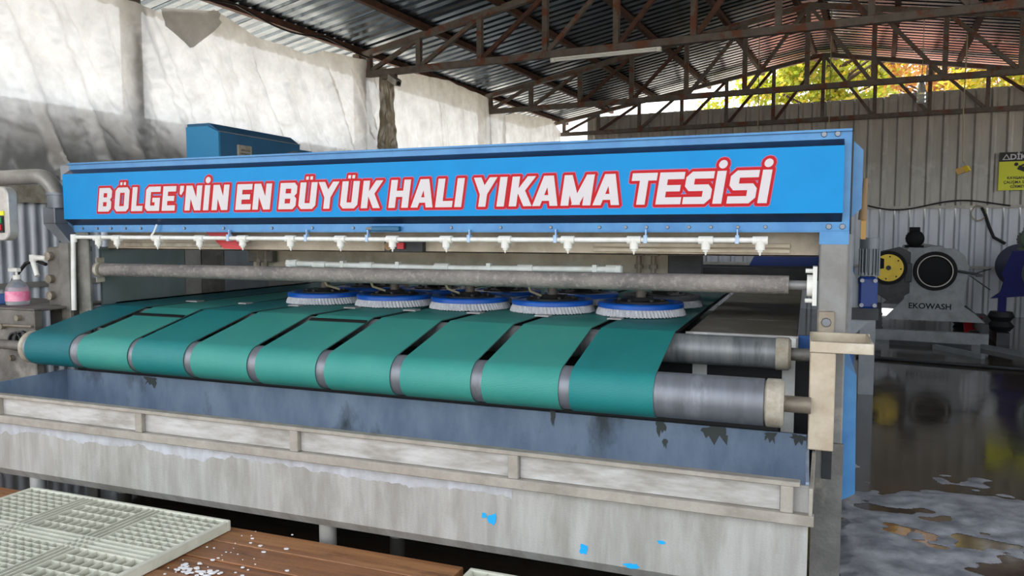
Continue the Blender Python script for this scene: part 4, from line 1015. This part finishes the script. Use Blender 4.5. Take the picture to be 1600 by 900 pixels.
# second extractor, dark blue, cut by the frame
be = thing('blue_extractor', 'dark blue spin extractor with green motor cut by the right edge', 'machine', (2.2, 13.4, 0), b=True)
bo = [(1.50,.64),(1.62,.74),(1.66,.92),(1.62,1.0),(1.74,1.33),(2.7,1.33),(2.85,1.0),(2.8,.8),(2.95,.64),(2.9,.58),(2.2,.72)]
part('front_plate', MB().prism(bo, 'y', 12.9, 12.96), 'far_blue', be, smooth=0)
part('drum_housing', MB().cyl((2.22, 12.96, 1.02), (2.22, 15.5, 1.02), .38, 40), 'far_blue', be)
d2 = part('door_ring', MB().lathe([(.27,-.07),(.33,-.07),(.36,-.02),(.36,0),(.27,0),(.27,-.07)], (2.22, 12.9, 1.02), 40, 'y'), 'motor_grey', be)
part('door_glass', MB().lathe([(0,-.04),(.275,-.02),(.275,-.005),(0,-.005)], (2.22, 12.9, 1.02), 40, 'y'), 'eko_black', d2)
motor(be, 1.98, 13.2, 1.49, .14, .4, 'motor_green')
for u in (1.65, 2.8):
    part('damper', MB().lathe([(0,.17),(.12,.17),(.17,.24),(.12,.31),(.17,.38),(.14,.45),(0,.45)], (u, 13.0, .0), 20), 'rubber', be)
    part('base_beam', MB().box(u-.08, 12.7, .0, u+.08, 15.6, .17), 'dark_steel', be)
    part('upright', MB().box(u-.05, 12.93, .45, u+.05, 13.0, .7), 'far_blue', be)
# things on the floor between
solo('red_bucket', MB().lathe([(0,0),(.10,0),(.14,.3),(.13,.3),(.09,.01),(0,.01)], (1.36, 13.6, 0), 20), 'red', 'red bucket standing on the floor between the two extractors', 'bucket', (1.36, 13.6, 0), b=True)
for i, (u0, v0_, u1, v1_, lab) in enumerate([(1.35, 12.2, 2.6, 10.2, 'long steel bar lying slantwise on the floor before the blue extractor'), (.2, 12.1, 1.2, 12.0, 'dark steel bar lying on the floor before the grey extractor'), (.75, 11.9, 1.25, 11.2, 'short bright steel angle lying on the floor beside the extractor foot')]):
    solo('steel_bar', MB().bar((u0, v0_, .03), (u1, v1_, .03), .06, .06), 'grey_duct' if i != 1 else 'dark_steel', lab, 'bar', ((u0+u1)/2, (v0_+v1_)/2, 0), b=True)
solo('floor_pipe', MB().cyl((-.2, 10.6, .02), (3.2, 10.2, .02), .02, 8), 'dark_steel', 'thin pipe lying across the wet floor in front of the extractors', 'pipe', (1.5, 10.4, 0), b=True)
# cables on the back wall
wv = VW - .12
cl = []
for i in range(30):
    a = i/29; cl.append((-.2+2.4*a, wv-.02, 2.12 - .10*math.sin(a*PI*2.2)*(1-a*.4)))
solo('wall_cable', MB().tube(cl, .014, 6), 'cable', 'slack cable looping along the rail of the back wall', 'cable', (1, wv, 2.1), b=True)
solo('wall_cable', MB().tube([(1.75, wv, 2.06), (1.8, wv, 1.95), (1.88, wv, 1.7), (1.96, wv, 1.5), (2.15, wv, 1.38)], .03, 6), 'cable', 'thick black cable bundle dropping down the back wall beside the extractors', 'cable', (1.8, wv, 1.4), b=True)
solo('wall_cable', MB().tube([(1.7+.12*math.cos(t*PI/8), wv-.01, 1.95+.14*math.sin(t*PI/8)) for t in range(17)], .012, 6), 'rope', 'coiled grey cable hanging on the rail of the back wall', 'cable', (1.7, wv, 1.8), b=True)

# ================================================================ TREES BEHIND THE SHED
def tree(u, v, h, r, zc, leafm, lab, seed, n=8500):
    rg = random.Random(seed)
    t = thing('tree', lab, 'tree', (u, v, 0), b=True, group='trees behind the back wall')
    tk = MB().tube([(u, v, 0), (u+.1, v, h*.3), (u-.05, v+.1, h*.55), (u, v, h*.8)], .16, 8)
    for i in range(16):
        a = rg.random()*2*PI; z = h*(.35+.4*rg.random()); L = r*(.6+.5*rg.random())
        tk.tube([(u, v, z), (u+L*.5*math.cos(a), v+L*.5*math.sin(a), z+L*.25), (u+L*math.cos(a), v+L*math.sin(a), z+L*.45)], .035, 5)
    part('trunk', tk, 'bark', t)
    cl_ = []
    for i in range(34):
        while True:
            p = Vector((rg.uniform(-1,1), rg.uniform(-1,1), rg.uniform(-1,1)))
            if .25 < p.length < 1: break
        cl_.append(Vector((u+p.x*r, v+p.y*r, zc+p.z*(h-zc)*.95)))
    vs = []; fs = []; mi = []
    for i in range(n):
        c = rg.choice(cl_); p = c + Vector((rg.gauss(0,.3), rg.gauss(0,.3), rg.gauss(0,.24)))*(r/2.2)
        s = .05 + .07*rg.random(); a = Vector((rg.uniform(-1,1), rg.uniform(-1,1), rg.uniform(-1,1))).normalized(); b_ = a.orthogonal().normalized()
        c_ = a.cross(b_)*s*.6; b_ = b_*s; o = len(vs); vs += [p-b_, p-c_, p+b_, p+c_]; fs.append((o,o+1,o+2,o+3)); mi.append(0 if rg.random() < .75 else 1)
    m = MB(); m.v = [tuple(q) for q in vs]; m.f = [list(f) for f in fs]; m.m = mi
    part('foliage', m, leafm, t, smooth=0, kind='stuff', recalc=False)
tree(-4.6, 28, 6.6, 1.6, 4.6, ['leaf_green','leaf_gold'], 'small green tree showing left of the roof ridge', 1, 3000)
tree(-1.3, 21.8, 7.8, 1.9, 5.8, ['leaf_green','leaf_gold'], 'yellow green tree right below the roof ridge', 2)
tree(1.4, 28, 9.2, 2.6, 6.6, ['leaf_rust','leaf_gold'], 'rusty brown autumn tree right of the roof ridge', 3)
tree(3.9, 21.8, 7.8, 2.2, 5.5, ['leaf_gold','leaf_green'], 'golden autumn tree behind the middle right of the back wall', 4)
tree(7.0, 28, 9.2, 2.5, 6.4, ['leaf_green','leaf_gold'], 'green tree behind the far right end of the back wall', 5)
